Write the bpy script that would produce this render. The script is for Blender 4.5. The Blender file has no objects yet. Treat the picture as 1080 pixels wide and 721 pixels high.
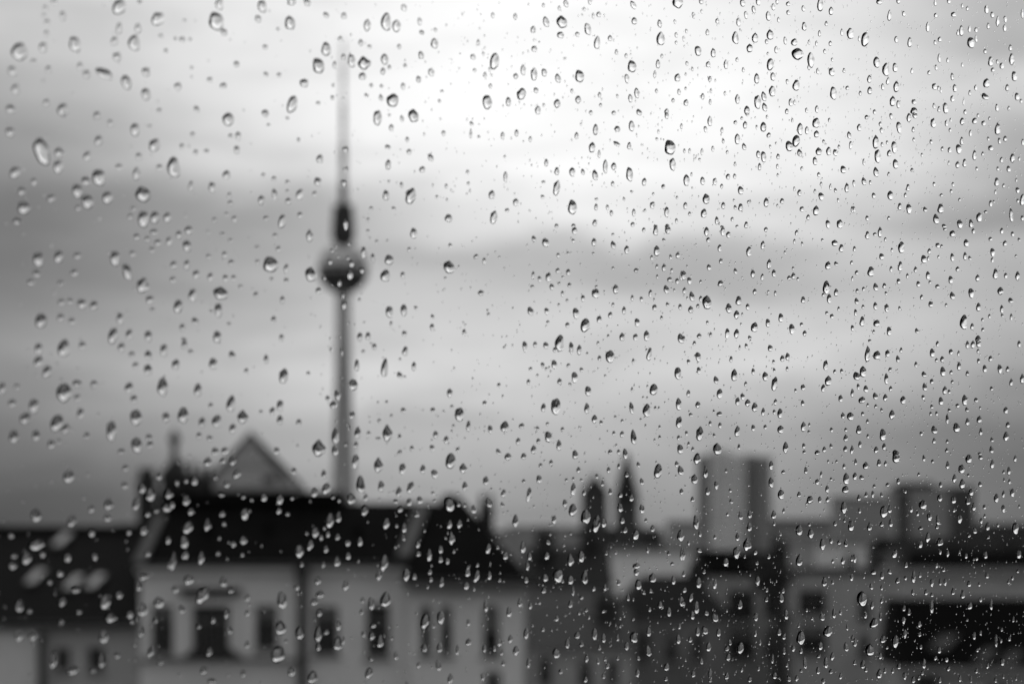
import bpy, bmesh, math, random
from mathutils import Vector, Matrix, noise

random.seed(7)
C = bpy.context.scene.collection
S = bpy.context.scene
R = math.radians
EYE = 22.0                       # eye height: a top-floor window

# ---------------------------------------------------------------- camera
cam = bpy.data.objects.new('camera', bpy.data.cameras.new('camera'))
C.objects.link(cam)
cam.location = (0, 0, EYE)
cam.rotation_euler = (R(90), 0, 0)
cam.data.lens = 80
cam.data.sensor_width = 36
cam.data.shift_y = 214.5 / 1080
cam.data.clip_start = 0.02
cam.data.clip_end = 20000
cam.data.dof.use_dof = True
cam.data.dof.focus_distance = 0.808
cam.data.dof.aperture_fstop = 14.9
S.camera = cam

# ---------------------------------------------------------------- sky, sun, exposure
SUN_ELEV, SUN_AZ = 20.0, 2.0     # behind the bright cloud, straight ahead
W = bpy.data.worlds.new("World")
S.world = W
W.use_nodes = True
nt = W.node_tree
nt.nodes.clear()
def N(tree, t, **kw):
    n = tree.nodes.new(t)
    for k, v in kw.items():
        setattr(n, k, v)
    return n
def math_node(tree, op, a, b=None, c=None):
    n = N(tree, 'ShaderNodeMath', operation=op)
    for i, v in enumerate((a, b, c)):
        if v is None: continue
        if isinstance(v, (int, float)): n.inputs[i].default_value = v
        else: tree.links.new(v, n.inputs[i])
    return n.outputs[0]
def lin(v):
    v /= 255.0
    return v / 12.92 if v <= 0.04045 else ((v + 0.055) / 1.055) ** 2.4
def sky():
    L = nt.links.new
    tc = N(nt, 'ShaderNodeTexCoord')
    sep = N(nt, 'ShaderNodeSeparateXYZ')
    # slow billowing of the cloud deck: bend the direction a little
    nz = N(nt, 'ShaderNodeTexNoise'); nz.inputs['Scale'].default_value = 11.0; nz.inputs['Detail'].default_value = 5
    mp = N(nt, 'ShaderNodeMapping'); mp.inputs['Scale'].default_value = (1.0, 1.0, 2.6)
    L(tc.outputs['Generated'], mp.inputs[0]); L(mp.outputs[0], nz.inputs['Vector'])
    off = N(nt, 'ShaderNodeVectorMath', operation='MULTIPLY_ADD')
    off.inputs[1].default_value = (0.064, 0.0, 0.038); 
    L(nz.outputs['Color'], off.inputs[0])
    sub = N(nt, 'ShaderNodeVectorMath', operation='SUBTRACT'); sub.inputs[1].default_value = (0.032, 0.0, 0.019)
    L(tc.outputs['Generated'], sub.inputs[0]); L(sub.outputs[0], off.inputs[2])
    L(off.outputs[0], sep.inputs[0])
    x, y, z = sep.outputs
    az = math_node(nt, 'ARCTAN2', x, y)
    hor = math_node(nt, 'SQRT', math_node(nt, 'ADD', math_node(nt, 'MULTIPLY', x, x), math_node(nt, 'MULTIPLY', y, y)))
    v = math_node(nt, 'DIVIDE', z, math_node(nt, 'MAXIMUM', hor, 0.02))
    A0 = 0.85
    t = math_node(nt, 'MULTIPLY_ADD', az, 1 / (2 * A0), 0.5)
    rows = [ # elevation (tangent), [(tangent of azimuth, luminance 0-255)]
        (0.0125, [(-0.225, 84), (-0.175, 100), (-0.125, 125), (-0.075, 150), (-0.025, 150), (0.025, 146), (0.075, 150), (0.125, 140), (0.175, 125), (0.225, 105)]),
        (0.0271, [(-0.225, 95), (-0.175, 110), (-0.125, 140), (-0.075, 168), (-0.025, 165), (0.025, 156), (0.075, 164), (0.125, 150), (0.175, 128), (0.225, 110)]),
        (0.0479, [(-0.225, 110), (-0.175, 140), (-0.125, 165), (-0.075, 180), (-0.025, 185), (0.025, 178), (0.075, 175), (0.125, 162), (0.175, 138), (0.225, 118)]),
        (0.0646, [(-0.225, 128), (-0.175, 150), (-0.125, 180), (-0.075, 203), (-0.025, 210), (0.025, 205), (0.075, 195), (0.125, 180), (0.175, 160), (0.225, 136)]),
        (0.0813, [(-0.225, 142), (-0.175, 162), (-0.125, 192), (-0.075, 214), (-0.025, 220), (0.025, 212), (0.075, 212), (0.125, 212), (0.175, 192), (0.225, 162)]),
        (0.0979, [(-0.225, 132), (-0.175, 156), (-0.125, 178), (-0.075, 198), (-0.025, 206), (0.025, 206), (0.075, 214), (0.125, 215), (0.175, 200), (0.225, 172)]),
        (0.1146, [(-0.225, 115), (-0.175, 145), (-0.125, 172), (-0.075, 190), (-0.025, 195), (0.025, 184), (0.075, 174), (0.125, 192), (0.175, 200), (0.225, 168)]),
        (0.1271, [(-0.225, 110), (-0.175, 140), (-0.125, 160), (-0.075, 176), (-0.025, 184), (0.025, 182), (0.075, 180), (0.125, 196), (0.175, 204), (0.225, 172)]),
        (0.1437, [(-0.225, 118), (-0.175, 136), (-0.125, 150), (-0.075, 178), (-0.025, 220), (0.025, 242), (0.075, 238), (0.125, 224), (0.175, 180), (0.225, 140)]),
        (0.1688, [(-0.225, 140), (-0.175, 162), (-0.125, 206), (-0.075, 238), (-0.025, 252), (0.025, 253), (0.075, 248), (0.125, 240), (0.175, 214), (0.225, 160)]),
        (0.1979, [(-0.225, 166), (-0.175, 186), (-0.125, 222), (-0.075, 242), (-0.025, 253), (0.025, 254), (0.075, 252), (0.125, 244), (0.175, 226), (0.225, 206)]),
        (0.2146, [(-0.225, 188), (-0.175, 202), (-0.125, 226), (-0.075, 240), (-0.025, 252), (0.025, 254), (0.075, 251), (0.125, 243), (0.175, 205), (0.225, 176)]),
        (0.2313, [(-0.225, 203), (-0.175, 215), (-0.125, 228), (-0.075, 240), (-0.025, 250), (0.025, 252), (0.075, 250), (0.125, 242), (0.175, 208), (0.225, 178)]),
        (0.34, [(-0.80, 120), (-0.5, 195), (-0.225, 242), (0, 253), (0.225, 240), (0.5, 180), (0.85, 100)]),
        (0.55, [(-0.80, 110), (-0.5, 175), (-0.3, 225), (0, 246), (0.3, 222), (0.5, 160), (0.85, 100)]),
        (1.1, [(-0.80, 150), (-0.36, 185), (0, 195), (0.36, 180), (0.85, 140)]),
        (2.5, [(-0.36, 170), (0, 175), (0.36, 168)]),
    ]
    prev = None
    for i, (el, stops) in enumerate(rows):
        r = N(nt, 'ShaderNodeValToRGB')
        r.color_ramp.interpolation = 'B_SPLINE'
        e = r.color_ramp.elements
        pts = [((math.atan(a) / (2 * A0)) + 0.5, lin(l)) for a, l in stops]
        e[0].position, e[1].position = pts[0][0], pts[-1][0]
        e[0].color = (pts[0][1],) * 3 + (1,); e[1].color = (pts[-1][1],) * 3 + (1,)
        for p, l in pts[1:-1]:
            q = e.new(p); q.color = (l, l, l, 1)
        L(t, r.inputs[0])
        if prev is None:
            prev = r.outputs[0]
        else:
            mr = N(nt, 'ShaderNodeMapRange', interpolation_type='SMOOTHSTEP')
            mr.inputs[1].default_value = rows[i - 1][0]; mr.inputs[2].default_value = el
            L(v, mr.inputs[0])
            mx = N(nt, 'ShaderNodeMix', data_type='RGBA')
            L(mr.outputs[0], mx.inputs['Factor']); L(prev, mx.inputs['A']); L(r.outputs[0], mx.inputs['B'])
            prev = mx.outputs['Result']
    # cloud streaks
    n2 = N(nt, 'ShaderNodeTexNoise'); n2.inputs['Scale'].default_value = 9.5; n2.inputs['Detail'].default_value = 9; n2.inputs['Roughness'].default_value = 0.55; n2.inputs['Distortion'].default_value = 0.6
    m2 = N(nt, 'ShaderNodeMapping'); m2.inputs['Scale'].default_value = (1.0, 1.0, 4.5); m2.inputs['Rotation'].default_value = (0, R(6), 0)
    L(tc.outputs['Generated'], m2.inputs[0]); L(m2.outputs[0], n2.inputs['Vector'])
    k = math_node(nt, 'MINIMUM', math_node(nt, 'MULTIPLY_ADD', math_node(nt, 'SUBTRACT', n2.outputs['Fac'], 0.5), 0.62, 0.99), 1.03)
    # sky behind the eye is brightened to lift the house fronts
    back = N(nt, 'ShaderNodeMapRange', interpolation_type='SMOOTHSTEP')
    back.inputs[1].default_value = -0.6; back.inputs[2].default_value = 0.9; back.inputs[3].default_value = BACK; back.inputs[4].default_value = 1.0
    L(math_node(nt, 'MULTIPLY', math_node(nt, 'COSINE', az), hor), back.inputs[0])
    hi = N(nt, 'ShaderNodeMapRange'); hi.inputs[1].default_value = 0.3; hi.inputs[2].default_value = 1.2; L(v, hi.inputs[0])
    bk = N(nt, 'ShaderNodeMix', data_type='FLOAT'); L(hi.outputs[0], bk.inputs['Factor']); L(back.outputs[0], bk.inputs['A']); bk.inputs['B'].default_value = 1.0
    k = math_node(nt, 'MULTIPLY', k, math_node(nt, 'MAXIMUM', bk.outputs[0], back.outputs[0]))
    sc = N(nt, 'ShaderNodeVectorMath', operation='SCALE'); L(prev, sc.inputs[0]); L(k, sc.inputs['Scale'])
    b1 = N(nt, 'ShaderNodeBackground'); L(sc.outputs[0], b1.inputs['Color']); b1.inputs['Strength'].default_value = 1.0
    # a trace of the clear sky above the clouds
    st = N(nt, 'ShaderNodeTexSky', sky_type='NISHITA'); st.sun_disc = False
    st.sun_elevation = R(SUN_ELEV); st.sun_rotation = R(SUN_AZ); st.air_density = 2; st.dust_density = 4
    bw = N(nt, 'ShaderNodeRGBToBW'); L(st.outputs[0], bw.inputs[0])
    b2 = N(nt, 'ShaderNodeBackground'); L(bw.outputs[0], b2.inputs['Color']); b2.inputs['Strength'].default_value = 0.05
    ms = N(nt, 'ShaderNodeMixShader'); ms.inputs[0].default_value = 0.02
    L(b1.outputs[0], ms.inputs[1]); L(b2.outputs[0], ms.inputs[2])
    o = N(nt, 'ShaderNodeOutputWorld'); L(ms.outputs[0], o.inputs['Surface'])
BACK = 1.95
sky()
sun = bpy.data.objects.new('sun', bpy.data.lights.new('sun', 'SUN'))
C.objects.link(sun)
sun.data.energy = 0.5
sun.data.angle = R(120)        # the sun's disc is lost in thick cloud
sun.data.color = (1, 1, 1)
d = Vector((math.sin(R(SUN_AZ)) * math.cos(R(SUN_ELEV)), math.cos(R(SUN_AZ)) * math.cos(R(SUN_ELEV)), math.sin(R(SUN_ELEV))))
sun.rotation_euler = d.to_track_quat('Z', 'Y').to_euler()
sun.location = (0, 100, 300)
S.view_settings.view_transform = 'Standard'
S.view_settings.look = 'None'
S.view_settings.exposure = 0.0
S.view_settings.gamma = 1.0
S.view_settings.use_curve_mapping = False
S.render.engine = 'CYCLES'
S.cycles.use_denoising = True
S.cycles.max_bounces = 14
S.cycles.transmission_bounces = 12
S.cycles.transparent_max_bounces = 12
S.cycles.caustics_refractive = True
S.cycles.caustics_reflective = True

# ---------------------------------------------------------------- helpers
def tag(o, label=None, cat=None, group=None, kind=None):
    if label: o['label'] = label
    if cat: o['category'] = cat
    if group: o['group'] = group
    if kind: o['kind'] = kind
    return o
def empty(name, loc, label, cat, group=None, rz=0):
    o = bpy.data.objects.new(name, None); C.objects.link(o)
    o.location = loc; o.rotation_euler = (0, 0, rz)
    return tag(o, label, cat, group)
def material(name, g, rough=0.8, spec=0.2, var=0.25, scale=1.5, stretch=(1, 1, 1), metal=0.0, bump=0.0, lines=None):
    """A grey procedural surface: two noises of wear over a base value; lines = (period m, depth) for courses along z."""
    m = bpy.data.materials.new(name); m.use_nodes = True
    t = m.node_tree; b = t.nodes['Principled BSDF']
    b.inputs['Roughness'].default_value = rough
    b.inputs['Specular IOR Level'].default_value = spec
    b.inputs['Metallic'].default_value = metal
    tc = N(t, 'ShaderNodeTexCoord'); mp = N(t, 'ShaderNodeMapping'); mp.inputs['Scale'].default_value = stretch
    t.links.new(tc.outputs['Object'], mp.inputs[0])
    n = N(t, 'ShaderNodeTexNoise'); n.inputs['Scale'].default_value = scale; n.inputs['Detail'].default_value = 8; n.inputs['Roughness'].default_value = 0.65
    t.links.new(mp.outputs[0], n.inputs['Vector'])
    r = N(t, 'ShaderNodeValToRGB')
    lo, hi = g * (1 - var), g * (1 + var)
    r.color_ramp.elements[0].position = 0.3; r.color_ramp.elements[1].position = 0.7
    r.color_ramp.elements[0].color = (lo, lo, lo, 1); r.color_ramp.elements[1].color = (hi, hi, hi, 1)
    t.links.new(n.outputs['Fac'], r.inputs[0])
    col = r.outputs[0]; height = n.outputs['Fac']
    if lines:
        w = N(t, 'ShaderNodeTexWave', wave_type='BANDS', bands_direction='Z', wave_profile='SAW')
        w.inputs['Scale'].default_value = 0.314 / lines[0]; w.inputs['Distortion'].default_value = 0.4
        t.links.new(tc.outputs['Object'], w.inputs['Vector'])
        mx = N(t, 'ShaderNodeMix', data_type='RGBA', blend_type='MULTIPLY'); mx.inputs['Factor'].default_value = lines[1]
        t.links.new(col, mx.inputs['A']); t.links.new(w.outputs['Color'], mx.inputs['B'])
        col = mx.outputs['Result']
    t.links.new(col, b.inputs['Base Color'])
    if bump:
        bp = N(t, 'ShaderNodeBump'); bp.inputs['Strength'].default_value = bump; bp.inputs['Distance'].default_value = 0.02
        t.links.new(height, bp.inputs['Height']); t.links.new(bp.outputs[0], b.inputs['Normal'])
    return m
M = {
    'stucco': material('pale_stucco', 0.68, 0.9, 0.1, 0.10, 0.5, bump=0.2),
    'stucco_grey': material('grey_stucco', 0.36, 0.9, 0.1, 0.14, 0.5, bump=0.2),
    'stucco_dark': material('soot_stucco', 0.20, 0.9, 0.1, 0.25, 0.5),
    'firewall': material('white_render', 0.82, 0.9, 0.1, 0.08, 0.4),
    'trim': material('painted_trim', 0.62, 0.7, 0.2, 0.08, 2),
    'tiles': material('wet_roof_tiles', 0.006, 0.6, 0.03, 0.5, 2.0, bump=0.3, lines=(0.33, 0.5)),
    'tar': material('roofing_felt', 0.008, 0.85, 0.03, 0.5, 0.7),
    'zinc': material('weathered_zinc', 0.22, 0.5, 0.3, 0.2, 1.5),
    'verge': material('lead_flashing', 0.12, 0.6, 0.2, 0.2, 1.5),
    'zinc_dark': material('dark_zinc', 0.04, 0.6, 0.1, 0.3, 1.5),
    'brick': material('old_brick', 0.05, 0.9, 0.1, 0.4, 3, lines=(0.08, 0.4)),
    'frame': material('window_frame', 0.12, 0.5, 0.3, 0.2, 4),
    'blind': material('drawn_blind', 0.22, 0.9, 0.1, 0.1, 3, lines=(0.05, 0.3)),
    'void': material('dark_room_behind_glass', 0.012, 0.25, 0.25, 0.3, 1),
    'concrete': material('tower_concrete', 0.44, 0.85, 0.15, 0.12, 0.06, (1, 1, 0.2)),
    'steel': material('faceted_steel', 0.40, 0.32, 0.5, 0.08, 0.4, metal=1.0),
    'mast_dark': material('red_painted_steel', 0.05, 0.6, 0.2, 0.2, 0.3),
    'mast_mid': material('faded_red_steel', 0.22, 0.6, 0.2, 0.2, 0.3),
    'mast_light': material('white_painted_steel', 0.7, 0.6, 0.2, 0.1, 0.3),
    'panel': material('concrete_panel', 0.34, 0.85, 0.15, 0.12, 0.08, lines=(2.8, 0.25)),
    'panel_pale': material('pale_panel', 0.9, 0.85, 0.15, 0.08, 0.08, lines=(2.8, 0.15)),
    'recess': material('grey_loggia_panel', 0.3, 0.8, 0.15, 0.2, 0.08),  # mid-grey panel of the recessed stripe
    'panel_dark': material('dark_panel', 0.07, 0.8, 0.15, 0.2, 0.08),
    'slate': material('church_slate', 0.03, 0.7, 0.1, 0.3, 0.2),
    'churchbrick': material('church_brick', 0.07, 0.9, 0.1, 0.3, 0.2),
    'bark': material('bark', 0.05, 0.9, 0.1, 0.3, 3),
    'leaf': material('leaf', 0.045, 0.7, 0.15, 0.35, 0.8),
    'ground': material('street_and_yards', 0.05, 0.9, 0.1, 0.4, 0.05),
    'plaster': material('dark_room_plaster', 0.10, 0.9, 0.1, 0.1, 2),
    'boards': material('floor_boards', 0.06, 0.5, 0.2, 0.3, 2, (1, 8, 1)),
    'seal': material('window_seal', 0.04, 0.6, 0.2, 0.2, 5),
}
def glass_pane_mat():
    m = bpy.data.materials.new('glazing'); m.use_nodes = True
    b = m.node_tree.nodes['Principled BSDF']
    b.inputs['Base Color'].default_value = (0.28, 0.28, 0.28, 1); b.inputs['Metallic'].default_value = 0.75; b.inputs['Roughness'].default_value = 0.08
    n = N(m.node_tree, 'ShaderNodeTexNoise'); n.inputs['Scale'].default_value = 0.7
    bp = N(m.node_tree, 'ShaderNodeBump'); bp.inputs['Strength'].default_value = 0.05
    m.node_tree.links.new(n.outputs['Fac'], bp.inputs['Height']); m.node_tree.links.new(bp.outputs[0], b.inputs['Normal'])
    return m
M['glazing'] = glass_pane_mat()
M['glazing_dull'] = M['glazing'].copy(); M['glazing_dull'].node_tree.nodes['Principled BSDF'].inputs['Base Color'].default_value = (.05, .05, .05, 1)
def water_mat():
    m = bpy.data.materials.new('rain_water'); m.use_nodes = True
    t = m.node_tree; t.nodes.clear()
    g = N(t, 'ShaderNodeBsdfGlass'); g.inputs['IOR'].default_value = 1.333; g.inputs['Roughness'].default_value = 0.0
    g.inputs['Color'].default_value = (1, 1, 1, 1)
    o = N(t, 'ShaderNodeOutputMaterial'); t.links.new(g.outputs[0], o.inputs['Surface'])
    return m
M['water'] = water_mat()
def wetted_mat():
    # where water touches the pane there is no mirror: light too steep to leave is lost sideways in the glass
    m = bpy.data.materials.new('water_on_glass'); m.use_nodes = True
    t = m.node_tree; t.nodes.clear()
    g = N(t, 'ShaderNodeBsdfRefraction'); g.inputs['IOR'].default_value = 1.333; g.inputs['Roughness'].default_value = 0.0
    o = N(t, 'ShaderNodeOutputMaterial'); t.links.new(g.outputs[0], o.inputs['Surface'])
    return m
M['wetted'] = wetted_mat()
def clear_mat():
    m = bpy.data.materials.new('clean_window_glass'); m.use_nodes = True
    t = m.node_tree; t.nodes.clear()
    g = N(t, 'ShaderNodeBsdfTransparent'); g.inputs['Color'].default_value = (1, 1, 1, 1)
    o = N(t, 'ShaderNodeOutputMaterial'); t.links.new(g.outputs[0], o.inputs['Surface'])
    return m
M['clear'] = clear_mat()

class MB:
    """Collects faces and links them as one mesh object."""
    def __init__(s): s.v, s.f = [], []
    def poly(s, pts):
        b = len(s.v); s.v += [tuple(p) for p in pts]; s.f.append(tuple(range(b, b + len(pts)))); return s
    def box(s, x0, x1, y0, y1, z0, z1):
        b = len(s.v)
        s.v += [(x, y, z) for z in (z0, z1) for y in (y0, y1) for x in (x0, x1)]
        s.f += [tuple(b + i for i in q) for q in ((0, 2, 3, 1), (4, 5, 7, 6), (0, 1, 5, 4), (2, 6, 7, 3), (0, 4, 6, 2), (1, 3, 7, 5))]
        return s
    def prism(s, pts, d):
        """pts: polygon, extruded by vector d."""
        n = len(pts); b = len(s.v)
        s.v += [tuple(p) for p in pts] + [tuple(Vector(p) + Vector(d)) for p in pts]
        s.f.append(tuple(b + i for i in range(n))); s.f.append(tuple(b + n + i for i in reversed(range(n))))
        for i in range(n):
            j = (i + 1) % n; s.f.append((b + i, b + n + i, b + n + j, b + j))
        return s
    def hull(s, low, high):
        """two rings of equal length joined and capped."""
        n = len(low); b = len(s.v); s.v += [tuple(p) for p in low] + [tuple(p) for p in high]
        s.f.append(tuple(b + i for i in reversed(range(n)))); s.f.append(tuple(b + n + i for i in range(n)))
        for i in range(n):
            j = (i + 1) % n; s.f.append((b + i, b + j, b + n + j, b + n + i))
        return s
    def lathe(s, prof, n=24, cx=0, cy=0, rot=0.0):
        b = len(s.v)
        for r, z in prof:
            for k in range(n):
                a = 2 * math.pi * k / n + rot; s.v.append((cx + r * math.cos(a), cy + r * math.sin(a), z))
        for i in range(len(prof) - 1):
            for k in range(n):
                q = (k + 1) % n; s.f.append((b + i * n + k, b + i * n + q, b + (i + 1) * n + q, b + (i + 1) * n + k))
        s.f.append(tuple(b + k for k in reversed(range(n)))); s.f.append(tuple(b + (len(prof) - 1) * n + k for k in range(n)))
        return s
    def tube(s, p, q, r, r2=None, n=8):
        p, q = Vector(p), Vector(q); r2 = r if r2 is None else r2
        z = (q - p).normalized(); x = z.orthogonal().normalized(); y = z.cross(x); b = len(s.v)
        for c, rr in ((p, r), (q, r2)):
            for k in range(n):
                a = 2 * math.pi * k / n; s.v.append(tuple(c + rr * (x * math.cos(a) + y * math.sin(a))))
        for k in range(n):
            j = (k + 1) % n; s.f.append((b + k, b + j, b + n + j, b + n + k))
        s.f.append(tuple(b + k for k in reversed(range(n)))); s.f.append(tuple(b + n + k for k in range(n)))
        return s
    def build(s, name, mat, parent=None, smooth=False):
        me = bpy.data.meshes.new(name); me.from_pydata(s.v, [], s.f)
        bm = bmesh.new(); bm.from_mesh(me); bmesh.ops.recalc_face_normals(bm, faces=bm.faces)
        for f in bm.faces: f.smooth = smooth
        bm.to_mesh(me); bm.free()
        me.materials.append(M[mat] if isinstance(mat, str) else mat)
        o = bpy.data.objects.new(name, me); C.objects.link(o)
        if parent: o.parent = parent
        return o

F = 2400.0
KD = 1.6
def X(px, Y): return (px - 540) / F * Y
def Z(py, Y): return EYE + (575 - py) / F * Y

# ---------------------------------------------------------------- ground
me = MB().poly([(-9000, -9000, 0), (9000, -9000, 0), (9000, 9000, 0), (-9000, 9000, 0)]).build('ground', 'ground')
tag(me, kind='structure')

# ---------------------------------------------------------------- building kit (all coordinates relative to the building's Empty)
def wall_front(mb, x0, x1, z0, z1, y, holes, depth=0.25):
    """a facade sheet facing -y with real openings and their reveals."""
    xs = sorted({x0, x1, *[h[0] for h in holes], *[h[1] for h in holes]})
    zs = sorted({z0, z1, *[h[2] for h in holes], *[h[3] for h in holes]})
    for i in range(len(xs) - 1):
        for j in range(len(zs) - 1):
            cx, cz = (xs[i] + xs[i + 1]) / 2, (zs[j] + zs[j + 1]) / 2
            if any(h[0] < cx < h[1] and h[2] < cz < h[3] for h in holes): continue
            mb.poly([(xs[i], y, zs[j]), (xs[i + 1], y, zs[j]), (xs[i + 1], y, zs[j + 1]), (xs[i], y, zs[j + 1])])
    for a, b, c, d in holes:
        e = y + depth
        mb.poly([(a, y, c), (a, e, c), (a, e, d), (a, y, d)]); mb.poly([(b, y, c), (b, y, d), (b, e, d), (b, e, c)])
        mb.poly([(a, y, c), (b, y, c), (b, e, c), (a, e, c)]); mb.poly([(a, y, d), (a, e, d), (b, e, d), (b, y, d)])
def wall_body(root, x0, x1, y0, y1, z1, holes, mat, name='wall'):
    mb = MB(); wall_front(mb, x0, x1, 0, z1, y0, holes)
    mb.poly([(x1, y0, 0), (x1, y1, 0), (x1, y1, z1), (x1, y0, z1)]); mb.poly([(x0, y1, 0), (x0, y0, 0), (x0, y0, z1), (x0, y1, z1)])
    mb.poly([(x1, y1, 0), (x0, y1, 0), (x0, y1, z1), (x1, y1, z1)]); mb.poly([(x0, y0, z1), (x1, y0, z1), (x1, y1, z1), (x0, y1, z1)])
    return mb.build(name, mat, root)
def window(root, a, b, c, d, y, sashes=2, transom=0.66, blind=0.0, arch=False, sill=True, arch_mat='stucco'):
    """a window filling the opening a-b, c-d: frame (part) with pane, blind, sill (sub-parts)."""
    e = y + 0.16; w = 0.07
    f = MB()
    f.box(a, a + w, e, e + .06, c, d).box(b - w, b, e, e + .06, c, d).box(a + w, b - w, e, e + .06, c, c + w).box(a + w, b - w, e, e + .06, d - w, d)
    for k in range(1, sashes):
        xm = a + (b - a) * k / sashes; f.box(xm - .04, xm + .04, e, e + .06, c + w, d - w)
    if transom:
        zt = c + (d - c) * transom
        for k in range(sashes):
            f.box(a + (b - a) * k / sashes + (.04 if k else w), a + (b - a) * (k + 1) / sashes - (.04 if k < sashes - 1 else w), e + .003, e + .05, zt - .035, zt + .035)
    o = f.build('window', 'frame', root)
    MB().box(a + .005, b - .005, e + .065, e + .075, c + .005, d - .005).build('pane', 'void', o)
    if blind:
        MB().box(a + w + .01, b - w - .01, e + .052, e + .062, d - w - (d - c) * blind, d - w - .005).build('blind', 'blind', o)
    if sill:
        MB().box(a - .1, b + .1, y - .14, y + .1, c - .12, c - .004).build('sill', 'zinc', o)
    if arch:
        r = (b - a) / 2; cx = (a + b) / 2; zc = d - r; n = 10
        g = MB()
        for sgn in (-1, 1):
            arc = [(cx + sgn * r * math.cos(t), zc + r * math.sin(t)) for t in [math.pi / 2 * k / n for k in range(n + 1)]]
            pts = [(p, y - .003, q) for p, q in arc] + [(cx + sgn * r, y - .003, d)]
            g.prism(pts, (0, .15, 0))
        g.build('arch_infill', arch_mat, o)
    return o
def gable_roof(root, x0, x1, y0, y1, ze, zr, mat, over=0.35, name='roof'):
    ym = (y0 + y1) / 2
    pts = [(x0 - .1, y0 - over, ze), (x0 - .1, y1 + over, ze), (x0 - .1, ym, zr)]
    return MB().prism(pts, (x1 - x0 + .2, 0, 0)).build(name, mat, root)
def chimney(parent, x, y, z0, z1, w=0.9, d=0.6, pots=3, mat='brick'):
    o = MB().box(x - w / 2, x + w / 2, y - d / 2, y + d / 2, z0, z1).box(x - w / 2 - .06, x + w / 2 + .06, y - d / 2 - .06, y + d / 2 + .06, z1 + .002, z1 + .14).build('chimney', mat, parent)
    for k in range(pots):
        MB().lathe([(.11, z1 + .14), (.09, z1 + .5), (.12, z1 + .52), (.12, z1 + .58)], 10, x + (k - (pots - 1) / 2) * w / pots, y).build('chimney_pot', 'brick', o)
    return o

# ---------------------------------------------------------------- the big corner house with the mansard roof (50 m away)
Y = 80
def rx(px, dy=0): return X(px, Y + dy) - X(290, Y)
h = empty('mansard_house', (X(290, Y), Y, 0), 'pale plastered house with a dark mansard roof, tall windows and a downpipe', 'house')
xl, xm, xr = rx(148), rx(320), rx(431)
ze = Z(596, Y); zr = Z(530, Y + 2.6)
wins = [(rx(159), rx(183), Z(690, Y), Z(638, Y)), (rx(203), rx(242), Z(690, Y), Z(638, Y)), (rx(269), rx(293), Z(685, Y), Z(638, Y)),
        (rx(331), rx(357), Z(690, Y), Z(639, Y)), (rx(386), rx(411), Z(693, Y), Z(637, Y))]
low = [(a, b, c - 3.5, d - 3.5) for a, b, c, d in wins] + [(a, b, c - 7, d - 7) for a, b, c, d in wins] + [(a, b, c - 10.5, d - 10.5) for a, b, c, d in wins]
wall_body(h, xl, xr, 0, 11, ze, wins + low, 'stucco')
for i, (a, b, c, d) in enumerate(wins + low):
    window(h, a, b, c, d, 0, sashes=3 if i % 5 == 1 else 2, transom=0.68, blind=0.0 if i % 5 in (1, 4) else 0.2)
# bracketed hood over the middle window, storey ledge, plinth under the middle window
MB().box(rx(190), rx(255), -.30, -.003, Z(626, Y), Z(619, Y)).box(rx(196), rx(249), -.18, -.004, Z(629, Y), Z(626, Y) - .002).build('window_hood', 'zinc_dark', h)
MB().box(xl - .05, rx(316), -.38, -.004, Z(695, Y), Z(690, Y) - .13).build('storey_ledge', 'zinc_dark', h)
g = MB(); g.prism([(rx(192), -.5, Z(690, Y) - .13), (rx(258), -.5, Z(690, Y) - .13), (rx(243), -.5, Z(682, Y)), (rx(207), -.5, Z(682, Y))], (0, .49, 0)); g.build('balcony_apron', 'zinc_dark', h)
for k in (1, 2, 3):
    MB().box(xl - .04, xr, -.18, -.004, Z(695, Y) - 3.5 * k, Z(690, Y) - 3.5 * k).build('storey_ledge', 'zinc', h)
for px in (197, 249):
    MB().box(rx(px) - .12, rx(px) + .12, -.08, -.004, Z(690, Y), Z(630, Y)).build('pilaster', 'trim', h)
MB().box(xl - .1, xr + .02, -.34, -.004, ze - .26, ze - .02).build('cornice', 'trim', h)
MB().tube((xm, -.42, 0.2), (xm, -.42, ze - .28), .17, n=10).box(xm - .24, xm + .24, -.66, -.40, ze - .3, ze - .05).build('downpipe', 'zinc_dark', h)
MB().tube((xl - .3, -.42, ze + .02), (xr, -.42, ze + .02), .09, n=8).build('gutter', 'zinc_dark', h)
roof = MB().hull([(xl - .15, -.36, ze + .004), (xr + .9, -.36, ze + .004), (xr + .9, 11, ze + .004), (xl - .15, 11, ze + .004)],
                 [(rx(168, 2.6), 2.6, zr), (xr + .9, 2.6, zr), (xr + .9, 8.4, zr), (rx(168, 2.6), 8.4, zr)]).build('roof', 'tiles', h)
MB().box(rx(167, 2.5), rx(362, 2.5), 2.3, 4.5, zr + .003, Z(518, Y + 2.5)).build('ridge_cap', 'tar', roof)
a, b = Vector((xl - .17, -.42, ze + .03)), Vector((rx(166, 2.0), 2.0, zr - .5))
MB().prism([a, a + Vector((.36, 0, 0)), b + Vector((.3, 0, 0)), b], (0, -.06, .1)).build('verge_flashing', 'verge', roof)
c0, c1 = Vector((rx(433), -.45, Z(588, Y))), Vector((rx(452, 1.9), 1.9, Z(535, Y + 1.9)))
MB().prism([c0 + Vector((-.45, 0, 0)), c0, c1, c1 + Vector((-.4, 0, 0))], (0, -.07, .1)).build('verge_flashing', 'verge', roof)
for px, py in ((280, 556), (375, 562), (215, 560)):     # small roof vents
    MB().box(rx(px) - .12, rx(px) + .12, 1.0, 1.35, Z(py, Y + 1.2), Z(py, Y + 1.2) + .3).build('roof_vent', 'tar', roof)
chimney(roof, rx(155, 4.2), 4.2, zr - 3, Z(510, Y + 4.2), .6, .7, 3)
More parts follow.
